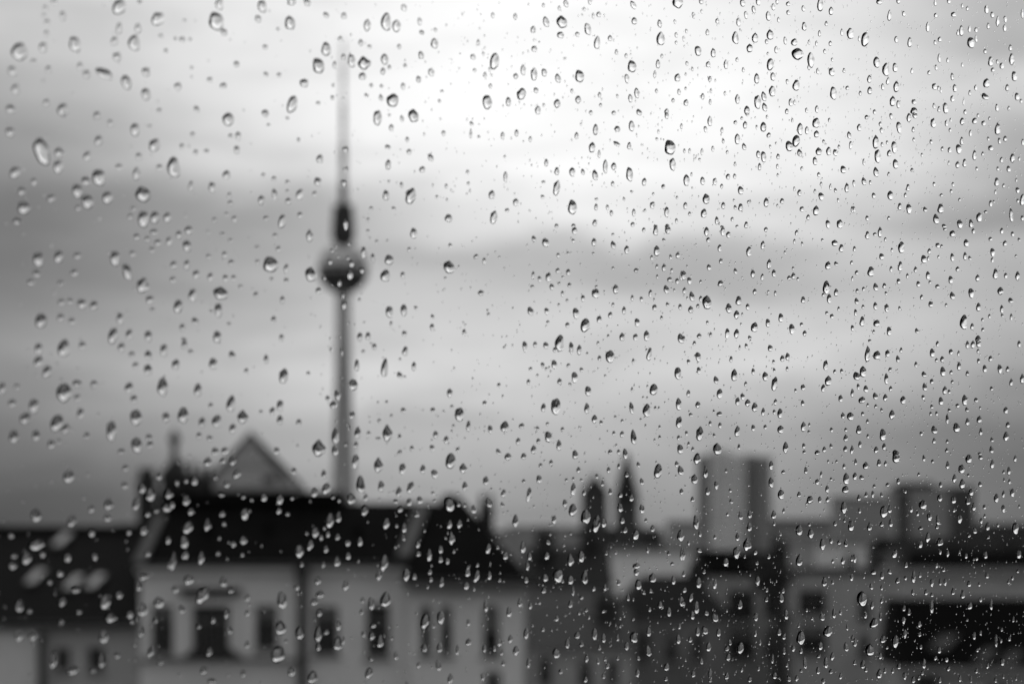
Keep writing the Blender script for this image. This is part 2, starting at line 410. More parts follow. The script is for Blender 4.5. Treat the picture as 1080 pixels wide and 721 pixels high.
chimney(roof, rx(198, 4.6), 4.6, zr - .3, Z(503, Y + 4.6), .7, .7, 2)
chimney(roof, rx(217, 6.5), 6.5, zr - .3, Z(508, Y + 6.5), .5, .6, 2)
t = MB().lathe([(.5, zr - .2), (.5, Z(506, Y + 4)), (.62, Z(505, Y + 4)), (.42, Z(494, Y + 4)), (.2, Z(488, Y + 4)), (.13, Z(482, Y + 4))], 8, rx(184, 4), 4).build('roof_turret', 'slate', roof)
MB().lathe([(.13, Z(484, Y + 4)), (.12, Z(468, Y + 4)), (.2, Z(465, Y + 4)), (.22, Z(461, Y + 4)), (.12, Z(457, Y + 4)), (.03, Z(452, Y + 4))], 8, rx(184, 4), 4).build('finial', 'slate', t)

# ---------------------------------------------------------------- the hipped wing beside it
Y = 79.04
def rx(px): return X(px, Y) - X(492, Y)
h = empty('hipped_house', (X(492, Y), Y, 0), 'pale plastered house wing with arched windows under a dark hipped roof', 'house')
xl, xr = rx(431.6), rx(553); ze = Z(613, Y)
wins = [(rx(443), rx(455.5), Z(690, Y), Z(638, Y)), (rx(464), rx(477), Z(690, Y), Z(638, Y)), (rx(509), rx(527), Z(691, Y), Z(637, Y)),
        (rx(511), rx(529), Z(760, Y), Z(707, Y)), (rx(445), rx(475), Z(790, Y), Z(738, Y))]
low = [(a, b, c - 4.6, d - 4.6) for a, b, c, d in wins[:3]] + [(a, b, c - 8, d - 8) for a, b, c, d in wins[:3]]
wall_body(h, xl, xr, 0, 11, ze, wins + low, 'stucco')
for i, (a, b, c, d) in enumerate(wins + low):
    window(h, a, b, c, d, 0, sashes=1, transom=0.6, blind=0.34 if i == 1 else (0.0 if i == 0 else .5 if i == 2 else 0.2), arch=i in (0, 1, 2))
MB().box(xl - .1, xr + .15, -.55, -.004, ze - .32, ze - .03).build('cornice', 'zinc', h)
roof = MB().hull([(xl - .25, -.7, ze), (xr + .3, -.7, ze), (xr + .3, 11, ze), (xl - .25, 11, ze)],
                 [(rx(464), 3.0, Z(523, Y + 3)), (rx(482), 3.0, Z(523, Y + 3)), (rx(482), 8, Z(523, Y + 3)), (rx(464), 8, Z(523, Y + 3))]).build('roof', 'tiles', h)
MB().box(rx(465), rx(481), 2.85, 3.25, Z(523, Y + 3) + .002, Z(523, Y + 3) + .07).build('ridge_cap', 'tar', roof)
MB().tube((xl - .25, -.72, ze + .03), (xr + .3, -.72, ze + .03), .08).build('gutter', 'zinc_dark', h)
chimney(roof, rx(511), 5.5, ze + .3, Z(537, Y + 5.5), .55, .6, 2)

# ---------------------------------------------------------------- the lower house at the left edge
Y = 80
def rx(px): return X(px, Y) - X(60, Y)
h = empty('low_house', (X(60, Y), Y, 0), 'low grey house with a black roof and four slanting skylights', 'house')
xl, xr = rx(-130), rx(147.6); ze = Z(658, Y); zr = Z(557, Y + 7)
wins = [(rx(58), rx(74), Z(707, Y), Z(683, Y)), (rx(92), rx(110), Z(707, Y), Z(682, Y)), (rx(4), rx(17), Z(745, Y), Z(705, Y)), (rx(-60), rx(-40), Z(745, Y), Z(705, Y))]
low = [(a, b, c - 3.3, d - 3.0) for a, b, c, d in wins] + [(a, b, c - 6.6, d - 6.3) for a, b, c, d in wins]
wall_body(h, xl, xr, 0, 14, ze, wins + low, 'stucco_grey')
for i, (a, b, c, d) in enumerate(wins + low):
    window(h, a, b, c, d, 0, sashes=2, transom=0, blind=0.0)
MB().tube((rx(45), -.2, .2), (rx(45), -.2, ze - .3), .13).build('downpipe', 'zinc_dark', h)
MB().box(xl, xr, -.3, -.004, ze - .2, ze - .02).build('cornice', 'zinc', h)
MB().box(xl, rx(43), -.06, -.005, 0, ze - .24).build('render_bay', 'trim', h)
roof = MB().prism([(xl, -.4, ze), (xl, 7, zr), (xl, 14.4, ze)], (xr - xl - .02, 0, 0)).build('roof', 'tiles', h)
for px, py in ((66, 571), (38, 610), (78, 616), (101, 615)):
    # lies on the slope
    sl = (zr - ze) / 7.4; T = (EYE + (575 - py) / F * Y - ze + .4 * 0) ; 
    k = (575 - py) / F
    yy = (EYE + k * Y - ze - .4 * sl) / (sl - k); zz = ze + (yy + .4) * sl
    u = Vector((0, 1, sl)).normalized(); nrm = Vector((0, -sl, 1)).normalized(); cx = rx(px) * (Y + yy) / Y + (X(60, Y) * ((Y + yy) / Y - 1))
    p = Vector((cx, yy, zz)); hw, hh = .19, .62
    q = [p + Vector((-hw - .15, 0, 0)) - u * hh, p + Vector((hw - .15, 0, 0)) - u * hh, p + Vector((hw + .15, 0, 0)) + u * hh, p + Vector((-hw + .15, 0, 0)) + u * hh]
    sk = MB().prism([v - nrm * .02 for v in q], nrm * .12).build('skylight', 'zinc_dark', roof)
    qi = [p + (v - p) * .9 + nrm * .101 for v in q]
    MB().prism(qi, nrm * .03).build('pane', 'glazing', sk)
MB().box(xl, xr, 6.8, 7.2, zr - .05, zr + .1).build('ridge_cap', 'tar', roof)
x0, = (rx(0),)
MB().tube((xl, -.45, ze + .02), (xr, -.45, ze + .02), .08).build('gutter', 'zinc_dark', h)

# ---------------------------------------------------------------- the house with the glazed pyramid behind the mansard roof
Y = 124.8
def rx(px, dy=0): return X(px, Y + dy) - X(264, Y)
h = empty('pyramid_house', (X(264, Y), Y, 0), 'building topped by a grey pyramid roof with pale ribs behind the mansard house', 'building')
zb = Z(516, Y)
MB().box(rx(205), rx(307), 0, 8, 0, zb).build('wall', 'stucco_grey', h)
MB().box(rx(203), rx(309), -.3, 8.3, zb + .003, zb + .35).build('parapet', 'stucco_grey', h)
ap = (rx(264, 3.6), 3.6, Z(457, Y + 3.6)); z0 = zb + .36
bs = [(rx(219), .2, z0), (rx(304), .2, z0), (rx(304), 7.0, z0), (rx(219), 7.0, z0)]
mb = MB()
for i in range(4): mb.poly([bs[i], bs[(i + 1) % 4], ap])
mb.poly(bs); pr = mb.build('roof', 'zinc', h)
for p in bs: MB().tube(p, ap, .2, .14, 6).build('rib', 'zinc_dark', pr)
for k in (1, 2, 3):
    p = Vector(bs[0]).lerp(Vector(bs[1]), k / 4); MB().tube(p + Vector((0, -.03, .0)), Vector(ap) + Vector((0, -.05, 0)), .08, .05, 6).build('rib', 'zinc', pr)
for fpos in (.35,):
    p, q = Vector(bs[0]).lerp(Vector(ap), fpos), Vector(bs[1]).lerp(Vector(ap), fpos); MB().tube(p + Vector((0, -.05, 0)), q + Vector((0, -.05, 0)), .1, n=6).build('rib', 'zinc', pr)
d = MB(); d.box(rx(277), rx(290), -.1, 1.4, z0, Z(502, Y)); d.build('roof_hatch', 'void', pr)

# ---------------------------------------------------------------- television tower, about 960 m away
Y = 1536
h = empty('television_tower', (X(362, Y), Y, 0), 'slender television tower with a steel ball and striped mast, hazy behind the roofs', 'tower')
zc = Z(283, Y)
MB().lathe([(16, 0), (11.5, 8), (9.0, 22), (8.0, 40), (7.4, 70), (6.2, 110), (5.3, 150), (4.9, zc - 13)], 32).build('shaft', 'concrete', h, True)
sp = [(17.4 * math.cos(a), zc + 17.4 * math.sin(a)) for a in [R(-84 + 12 * k) for k in range(15)]]
ball = MB().lathe(sp, 30).build('ball', 'steel', h)
for z, n in ((zc - 1.2, 'restaurant_window'), (zc - 6.5, 'viewing_window')):
    r = math.sqrt(17.4 ** 2 - (z - zc + 1) ** 2) + .12
    MB().lathe([(r - .6, z), (r + .05, z + .1), (r + .1, z + 1.9), (r - .6, z + 2)], 40).build(n, 'void', ball)
MB().lathe([(6.0, zc + 16.4), (6.0, zc + 18.5), (7.9, zc + 19), (7.9, zc + 29), (7.4, zc + 29.5), (7.4, zc + 36), (6.9, zc + 36.5), (6.9, zc + 42.5), (3.2, zc + 43)], 24).build('equipment_deck', 'mast_dark', h)
zz = zc + 43.02
for k, (hgt, r, m) in enumerate(((14, 2.7, 'mast_dark'), (13, 2.4, 'mast_light'), (13, 2.2, 'mast_mid'), (14, 1.7, 'mast_light'), (14, 1.6, 'mast_mid'), (14, 1.25, 'mast_light'), (14, 1.2, 'mast_mid'), (15, .8, 'mast_light'))):
    MB().lathe([(r, zz), (r * .96, zz + hgt - .02)], 14).build('mast', m, h); zz += hgt
MB().lathe([(24, 0), (24, 6), (22, 7), (12, 7.2)], 32).build('pavilion', 'panel', h)

# ---------------------------------------------------------------- generic town houses
def block(name, label, cat, px0, px1, py_top, Y, depth, mat, roof='flat', ridge=None, roofmat='tar', win=(), chim=(), eave=None, group=None, parapet=True):
    Y = Y * KD; cx = (px0 + px1) / 2
    h = empty(name, (X(cx, Y), Y, 0), label, cat, group)
    x0, x1 = X(px0, Y) - X(cx, Y), X(px1, Y) - X(cx, Y); zt = Z(py_top, Y)
    holes = []
    for (a, b, c, d) in win:
        holes.append((X(a, Y) - X(cx, Y), X(b, Y) - X(cx, Y), Z(d, Y), Z(c, Y)))
    wall_body(h, x0, x1, 0, depth, zt, holes, mat)
    for i, (a, b, c, d) in enumerate(holes):
        window(h, a, b, c, d, 0, sashes=2, transom=.65, blind=(0, .3, 0, .5)[i % 4])
    if roof == 'flat':
        r = MB().box(x0 - .2, x1 + .2, -.25, depth + .2, zt + .003, zt + .3).build('roof', roofmat, h)
    elif roof == 'gable':
        r = gable_roof(h, x0, x1, 0, depth, zt + .003, Z(ridge, Y + depth / 2), roofmat)
    else:
        i = (x1 - x0) * .25; zr = Z(ridge, Y + depth / 2)
        r = MB().hull([(x0 - .3, -.3, zt + .003), (x1 + .3, -.3, zt + .003), (x1 + .3, depth + .3, zt + .003), (x0 - .3, depth + .3, zt + .003)],
                      [(x0 + i, depth * .45, zr), (x1 - i, depth * .45, zr), (x1 - i, depth * .6, zr), (x0 + i, depth * .6, zr)]).build('roof', roofmat, h)
    for px, yy, ptop in chim:
        chimney(r, X(px, Y + yy) - X(cx, Y), yy, zt - .1, Z(ptop, Y + yy), 1.0, .7, 3)
    return h
block('dark_roof_house', 'sooty house under a long dark roof right of the hipped house', 'house', 556, 645, 617, 70, 12, 'stucco_dark', 'gable', 577, 'tiles', win=((572, 584, 640, 668), (604, 616, 640, 668), (628, 640, 640, 668)), chim=((575, 5, 566), (622, 6.5, 569)))
block('zinc_roof_house', 'low house with a dull zinc roof in front of the sooty house', 'house', 561, 668, 684, 60, 9, 'stucco_grey', 'gable', 640, 'zinc_dark', win=((568, 582, 694, 722), (610, 624, 696, 724), (640, 652, 696, 724)), chim=((640, 3, 636),))
block('firewall_house', 'tall house with a bare white firewall', 'house', 652, 740, 582, 98, 12, 'firewall', 'flat', None, 'zinc')
block('hip_roof_house', 'grey house with a dark hipped roof below the white firewall', 'house', 655, 768, 650, 74, 12, 'stucco_dark', 'hip', 607, 'tiles', win=((672, 684, 668, 698), (702, 714, 668, 698), (730, 742, 668, 698)), chim=((735, 6, 603),))
ch = block('courtyard_house', 'grey courtyard house with a flat black roof band and a column of dark windows', 'house', 738, 836, 606, 80, 6, 'stucco_grey', 'flat', None, 'tar', win=((768, 796, 622, 655), (768, 796, 662, 694), (806, 820, 622, 650), (806, 820, 662, 694)), chim=((822, 5, 577),))
MB().hull([(-2.6, .6, Z(606, 128) + .31), (2.6, .6, Z(606, 128) + .31), (2.6, 5.5, Z(606, 128) + .31), (-2.6, 5.5, Z(606, 128) + .31)], [(-2.5, 1.6, Z(579, 129.6)), (2.3, 1.6, Z(582, 129.6)), (2.3, 5, Z(582, 129.6)), (-2.5, 5, Z(579, 129.6))]).build('attic_storey', 'tiles', ch)
block('plain_house', 'plain grey house with two dark bay windows beside the courtyard house', 'house', 836, 943, 604, 77, 6.5, 'stucco_grey', 'flat', None, 'zinc_dark', win=((842, 872, 622, 648), (842, 872, 658, 690), (905, 918, 630, 655), (905, 918, 668, 694)), chim=((925, 6, 590),))
bh = block('terrace_house', 'long house with a pale parapet band under a black roof at the right', 'house', 950, 1200, 606, 64, 5, 'stucco_grey', 'flat', None, 'zinc', chim=((1010, 3, 580), (1066, 3, 580)))
MB().hull([(X(955, 103.2) - X(1075, 102.4), .8, Z(606, 102.4) + .31), (X(1200, 102.4) - X(1075, 102.4), .8, Z(606, 102.4) + .31), (X(1200, 102.4) - X(1075, 102.4), 4.5, Z(606, 102.4) + .31), (X(955, 103.2) - X(1075, 102.4), 4.5, Z(606, 102.4) + .31)],
          [(X(958, 104) - X(1075, 102.4), 1.6, Z(580, 104)), (X(1195, 102.4) - X(1075, 102.4), 1.6, Z(580, 104)), (X(1195, 102.4) - X(1075, 102.4), 4, Z(580, 104)), (X(958, 104) - X(1075, 102.4), 4, Z(580, 104))]).build('attic_storey', 'tiles', bh)
Y = 80
def rx(px): return X(px, Y) - X(1050, Y)
h = empty('skylight_house', (X(1050, Y), Y, 0), 'house with a broad black roof and slanting skylights at the lower right', 'house')
xl, xr = rx(950), rx(1220); ze = Z(702, Y); zr = Z(631, Y + 1.6)
wall_body(h, xl, xr, 0, 4, ze, [(rx(965), rx(990), Z(745, Y), Z(712, Y)), (rx(1040), rx(1065), Z(750, Y), Z(722, Y))], 'stucco_grey')
for a, b, c, d in [(rx(965), rx(990), Z(745, Y), Z(712, Y)), (rx(1040), rx(1065), Z(750, Y), Z(722, Y))]: window(h, a, b, c, d, 0)
roof = MB().prism([(xl - .1, -.4, ze + .003), (xl - .1, 1.6, zr), (xl - .1, 2.8, zr), (xl - .1, 4.3, ze + .003)], (xr - xl + .2, 0, 0)).build('roof', 'tiles', h)
MB().box(xl - .12, xr + .1, -.5, -.004, ze - .25, ze - .02).build('cornice', 'zinc', h)
for px, py, hw in ((995, 679, .36), (1039, 693, .26), (1066, 696, .3)):
    sl = (zr - ze) / 2.0; k = (575 - py) / F
    yy = (EYE + k * Y - ze - .4 * sl) / (sl - k); zz = ze + (yy + .4) * sl
    u = Vector((0, 1, sl)).normalized(); nrm = Vector((0, -sl, 1)).normalized()
    p = Vector((X(px, Y + yy) - X(1050, Y), yy, zz)); hh = .36
    q = [p + Vector((-hw - .3, 0, 0)) - u * hh, p + Vector((hw - .3, 0, 0)) - u * hh, p + Vector((hw + .3, 0, 0)) + u * hh, p + Vector((-hw + .3, 0, 0)) + u * hh]
    sk = MB().prism([v - nrm * .02 for v in q], nrm * .12).build('skylight', 'zinc_dark', roof)
    MB().prism([p + (v - p) * .9 + nrm * .101 for v in q], nrm * .03).build('pane', 'glazing_dull', sk)

# middle distance, above the right-hand roofs
block('grey_block', 'pale grey block with a flat roof behind the terrace house', 'building', 882, 958, 574, 130, 14, 'stucco', 'flat', None, 'zinc', win=((892, 902, 584, 600), (915, 925, 584, 600), (938, 948, 584, 600)))
block('soot_block', 'sooty low block left of the pale grey block', 'building', 828, 884, 571, 150, 14, 'stucco_grey', 'gable', 560, 'zinc_dark')
block('black_roof_hall', 'low hall with a black roof in front of the office slab', 'building', 944, 1100, 581, 110, 14, 'stucco_dark', 'gable', 566, 'tar')
block('panel_block', 'broad grey panel block with a flat roof left of the office slab', 'building', 886, 952, 525, 330, 16, 'panel', 'flat', None, 'tar')
hs = block('office_slab', 'grey office slab with a black end wall and a low rooftop plant room', 'building', 949, 1003, 515, 300, 16, 'panel', 'flat', None, 'tar')
Y = 480; cx = 976
MB().box(X(1003, Y) - X(cx, Y) + .01, X(1027, Y) - X(cx, Y), -1, 15, 0, Z(513, Y)).build('end_wall', 'panel_dark', hs)
MB().box(X(953, Y) - X(cx, Y), X(988, Y) - X(cx, Y), 3, 12, Z(515, Y) + .31, Z(508, Y)).build('plant_room', 'panel_dark', hs)
MB().box(X(946, Y) - X(cx, Y), X(957, Y) - X(cx, Y), -1.5, -.01, 0, Z(518, Y)).build('stair_tower', 'panel_dark', hs)
block('far_slab', 'distant dark slab just right of the pale tower block', 'building', 816, 888, 548, 420, 16, 'stucco_dark', 'flat', None, 'tar')
block('right_edge_block', 'dull block with a hipped roof at the right edge behind the trees', 'building', 1030, 1120, 566, 170, 14, 'stucco_dark', 'hip', 552, 'tar')
# the pale residential tower
Y = 992
h = empty('residential_tower', (X(776, Y), Y, 0), 'pale high-rise apartment tower with a dark recessed stripe above the courtyard house', 'tower block')
def q(px): return X(px, Y) - X(776, Y)
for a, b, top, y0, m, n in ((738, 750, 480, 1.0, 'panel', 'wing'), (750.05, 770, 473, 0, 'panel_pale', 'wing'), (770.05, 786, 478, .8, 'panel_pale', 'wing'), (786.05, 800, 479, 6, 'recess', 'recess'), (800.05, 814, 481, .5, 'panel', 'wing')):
    w = MB().box(q(a), q(b), y0, 18, 0, Z(top, Y)).build(n, m, h)
    bx = MB()
    for k in range(18):
        zt = Z(top, Y) - 3 - k * 2.9; bx.box(q(a) + .6, q(b) - .6, y0 - .35, y0 - .005, zt - 1.0, zt)
    bx.build('balcony_band', 'recess' if m == 'recess' else 'panel', w)
# the twin-towered church
Y = 672
h = empty('church', (X(645, Y), Y, 0), 'dark brick church with one stout turret and one pointed spire on the skyline', 'church')
def q(px): return X(px, Y) - X(645, Y)
MB().box(q(655), q(700), 2, 14, 0, Z(572, Y)).build('nave', 'churchbrick', h)
MB().prism([(q(655), 1.5, Z(572, Y)), (q(655), 14.5, Z(572, Y)), (q(655), 8, Z(556, Y))], (q(700) - q(655), 0, 0)).build('nave_roof', 'slate', h)
tw = MB().box(q(613.5), q(641), 0, 5.4, 0, Z(519, Y)).build('turret', 'churchbrick', h)
MB().hull([(q(612.5), -.5, Z(519, Y) + .01), (q(642), -.5, Z(519, Y) + .01), (q(642), 6.5, Z(519, Y) + .01), (q(612.5), 6.5, Z(519, Y) + .01)], [(q(625), 2.2, Z(502, Y)), (q(629.5), 2.2, Z(502, Y)), (q(629.5), 3.2, Z(502, Y)), (q(625), 3.2, Z(502, Y))]).build('turret_roof', 'slate', tw)
MB().tube((q(627.5), 2.7, Z(503, Y)), (q(627.5), 2.7, Z(496, Y)), .35, .05, 8).build('finial', 'slate', tw)
tw = MB().box(q(649.5), q(673.5), 0, 6.4, 0, Z(530, Y)).build('spire_tower', 'churchbrick', h)
MB().lathe([(3.9, Z(530, Y) + .01), (3.4, Z(519, Y)), (2.0, Z(499, Y)), (.4, Z(476, Y))], 8, q(661.5), 3.1).build('spire', 'slate', tw)
MB().box(q(635), q(648), 3, 7, 0, Z(556, Y)).build('stair_turret', 'churchbrick', h)
MB().lathe([(2.0, Z(580, Y)), (2.0, Z(568, Y)), (.1, Z(559, Y))], 8, q(687), 1).build('ridge_turret', 'slate', h)
MB().prism([(q(673.6), 0, 0), (q(682), 0, 0), (q(682), 0, Z(566, Y)), (q(673.6), 0, Z(550, Y))], (0, 3, 0)).build('buttress_wing', 'churchbrick', h)
# the far skyline
rng = random.Random(5)
px = -260.0
while px < 1400:
    wd = rng.uniform(45, 90); Yd = rng.uniform(700, 1500); top = rng.uniform(553, 566); m = rng.choice(['stucco_grey', 'stucco_dark', 'panel', 'stucco_dark'])
    side = 'left of the television tower' if px + wd / 2 < 362 else ('between television tower and church' if px < 600 else ('near the church and tower block' if px < 830 else 'at the right of the skyline'))
    block('far_building', {'stucco_grey': 'grey', 'stucco_dark': 'dark', 'panel': 'pale'}[m] + ' distant building low on the skyline ' + side, 'building', px, px + wd, top, Yd, 20, m, rng.choice(['flat', 'gable']), top - 5, rng.choice(['tar', 'zinc_dark']), group='far buildings along the skyline')
    px += wd * rng.uniform(.75, 1.05)


# ---------------------------------------------------------------- trees
def tree(loc, height, rad, label, n=1400, group=None):
    h = empty('broadleaf_tree', loc, label, 'tree', group)
    rng = random.Random(int(loc[0] * 10) + int(height))
    t = MB(); top = Vector((0.3, 0, height - rad))
    t.tube((0, 0, 0), top, .035 * height, .012 * height, 10)
    for k in range(7):
        a = k * 2.4; p = Vector((0, 0, height * .55)).lerp(top, k / 7); q = p + Vector((math.cos(a) * rad * .7, math.sin(a) * rad * .7, rad * .7)); t.tube(p, q, .012 * height, .003 * height, 6)
    t.build('trunk', 'bark', h)
    c = MB(); cl = [Vector((rng.uniform(-1, 1), rng.uniform(-1, 1), rng.uniform(-.8, .9))) for _ in range(16)]
    for i in range(n):
        k = cl[i % 16]; p = Vector((k.x * rad * .75, k.y * rad * .75, height - rad + k.z * rad * .75))
        p += Vector((rng.gauss(0, .2), rng.gauss(0, .2), rng.gauss(0, .17))) * rad
        s = rng.uniform(.10, .22); a = Vector((rng.gauss(0, 1), rng.gauss(0, 1), rng.gauss(0, 1))).normalized(); b = a.orthogonal().normalized()
        c.poly([p - a * s, p + b * s * .6, p + a * s, p - b * s * .6])
    c.build('crown', 'leaf', h)
def crown_at(px, py_top, Y, rad, label, n=1400):
    Y = Y * KD
    tree((X(px, Y), Y, 0), Z(py_top, Y), rad, label, n)
crown_at(817, 583, 66, 1.0, 'dark bushy tree crown showing above the roofs under the tower block', 900)
crown_at(1046, 546, 128, 3.2, 'dark tree rising behind the black roofs by the right edge', 1800)
crown_at(1075, 558, 120, 2.6, 'smaller dark tree at the right edge of the roofs', 1400)
crown_at(705, 572, 200, 4.5, 'dark tree right of the church behind the white firewall', 1600)


# ---------------------------------------------------------------- the room behind the camera and its window, turned to the pane
NA, NB = 1.42, -1.19                          # the pane: NB*x + NA*y = 1, about 0.54 m in front of the eye
ND = 1 / math.hypot(NA, NB); RZ = math.atan2(-NB, NA)
ROT = Matrix.Rotation(RZ, 4, 'Z')
def place(o):
    o.location = (0, 0, EYE); o.rotation_euler = (0, 0, RZ); return o
w0, w1, s0, s1, zb, zt = ND - .02, ND + .27, -.30, 1.16, -.45, .85
place(tag(MB().box(-2.2, s0, w0, w1, -1.5, 1.3).box(s1, 3.2, w0, w1, -1.5, 1.3).box(s0, s1, w0, w1, -1.5, zb).box(s0, s1, w0, w1, zt, 1.3).build('room_front_wall', 'plaster'), kind='structure'))
place(tag(MB().box(-2.2, -2.0, -3.6, w0 - .002, -1.5, 1.3).build('room_side_wall', 'plaster'), kind='structure'))
place(tag(MB().box(3.0, 3.2, -3.6, w0 - .002, -1.5, 1.3).build('room_side_wall', 'plaster'), kind='structure'))
place(tag(MB().box(-2.2, 3.2, -3.8, -3.602, -1.5, 1.3).build('room_back_wall', 'plaster'), kind='structure'))
place(tag(MB().box(-2.2, 3.2, -3.8, w1, -1.7, -1.502).build('floor', 'boards'), kind='structure'))
place(tag(MB().box(-2.2, 3.2, -3.8, w1, 1.302, 1.5).build('ceiling', 'plaster'), kind='structure'))
b0 = -EYE + .01
place(tag(MB().box(-2.2, 3.2, -3.8, w1, b0, -1.702).build('own_building_wall', 'stucco_grey'), kind='structure'))
win = tag(place(bpy.data.objects.new('room_window', None)), 'clean window pane the raindrops cling to, in a dark frame', 'window'); C.objects.link(win)
q0, q1 = ND - .012, ND + .05
MB().box(s0 + .001, s0 + .06, q0, q1, zb + .001, zt - .001).box(s1 - .06, s1 - .001, q0, q1, zb + .001, zt - .001).box(s0 + .06, s1 - .06, q0, q1, zb + .001, zb + .06).box(s0 + .06, s1 - .06, q0, q1, zt - .06, zt - .001).build('frame', 'seal', win)
MB().box(s0 + .061, s1 - .061, ND - .004, ND, zb + .061, zt - .061).build('pane', 'clear', win)

# ---------------------------------------------------------------- raindrops on the outside of the pane
def drop_geo(seed, rings, segs, flat=False):
    """A plano-convex bead of unit half-size lying on y = 0 and bulging to +y: irregular rim, belly sagging downwards."""
    rng = random.Random(seed)
    am = [(k, rng.gauss(0, .068 / (k - 1) ** .5), rng.uniform(0, 6.28)) for k in (2, 3, 4, 5)]
    tear = rng.uniform(-.02, .30) if seed % 3 else rng.uniform(.25, .45); sag = rng.uniform(.28, .45) if flat else rng.uniform(.30, .46); th = R(rng.uniform(49, 63) if flat else rng.uniform(58, 71)); K = 1 / math.sin(th)
    vs = []
    for i in range(rings + 1):
        rho = math.sin(math.pi / 2 * i / rings)
        for k in range(segs if i else 1):
            f = 2 * math.pi * k / segs
            rr = 1 + sum(a * math.cos(n * f + p) for n, a, p in am)
            x, z = rr * rho * math.cos(f), rr * rho * math.sin(f)
            up = max(0.0, z); x *= 1 - tear * up * up
            y = math.sqrt(max(K * K - rho * rho, 0)) - math.sqrt(K * K - 1)
            z -= sag * (1 - rho * rho)
            vs.append((x, y * .98, z))
    fs = []
    for k in range(segs): fs.append((0, 1 + (k + 1) % segs, 1 + k))
    for i in range(1, rings):
        for k in range(segs):
            a, b = 1 + (i - 1) * segs, 1 + i * segs; j = (k + 1) % segs
            fs.append((a + k, a + j, b + j, b + k))
    e = 1 + (rings - 1) * segs
    base = len(vs)
    vs += [vs[e + k] for k in range(segs)]          # the flat back has its own rim, so the edge stays crisp
    fs.append(tuple(base + k for k in range(segs)))
    return vs, fs
GAP = 0.00004
def drop_mesh(name, vs, fs, flat_last=True):
    me = bpy.data.meshes.new(name); me.from_pydata(vs, [], fs)
    me.polygons.foreach_set('use_smooth', [len(f) <= 4 for f in fs])
    me.materials.append(M['water']); me.materials.append(M['wetted'])
    me.polygons.foreach_set('material_index', [0 if len(f) <= 4 else 1 for f in fs])
    me.update(); return me
# beads shaped flatter at the right to darken their left rims, plumper at left
variants = [drop_mesh('raindrop_bead', *drop_geo(100 + i, 12, 36)) for i in range(14)]
variants_flat = [drop_mesh('raindrop_bead', *drop_geo(100 + i, 12, 36, True)) for i in range(14)]
FLAT_FROM = 41000  # position along the pane where the flatter beads begin
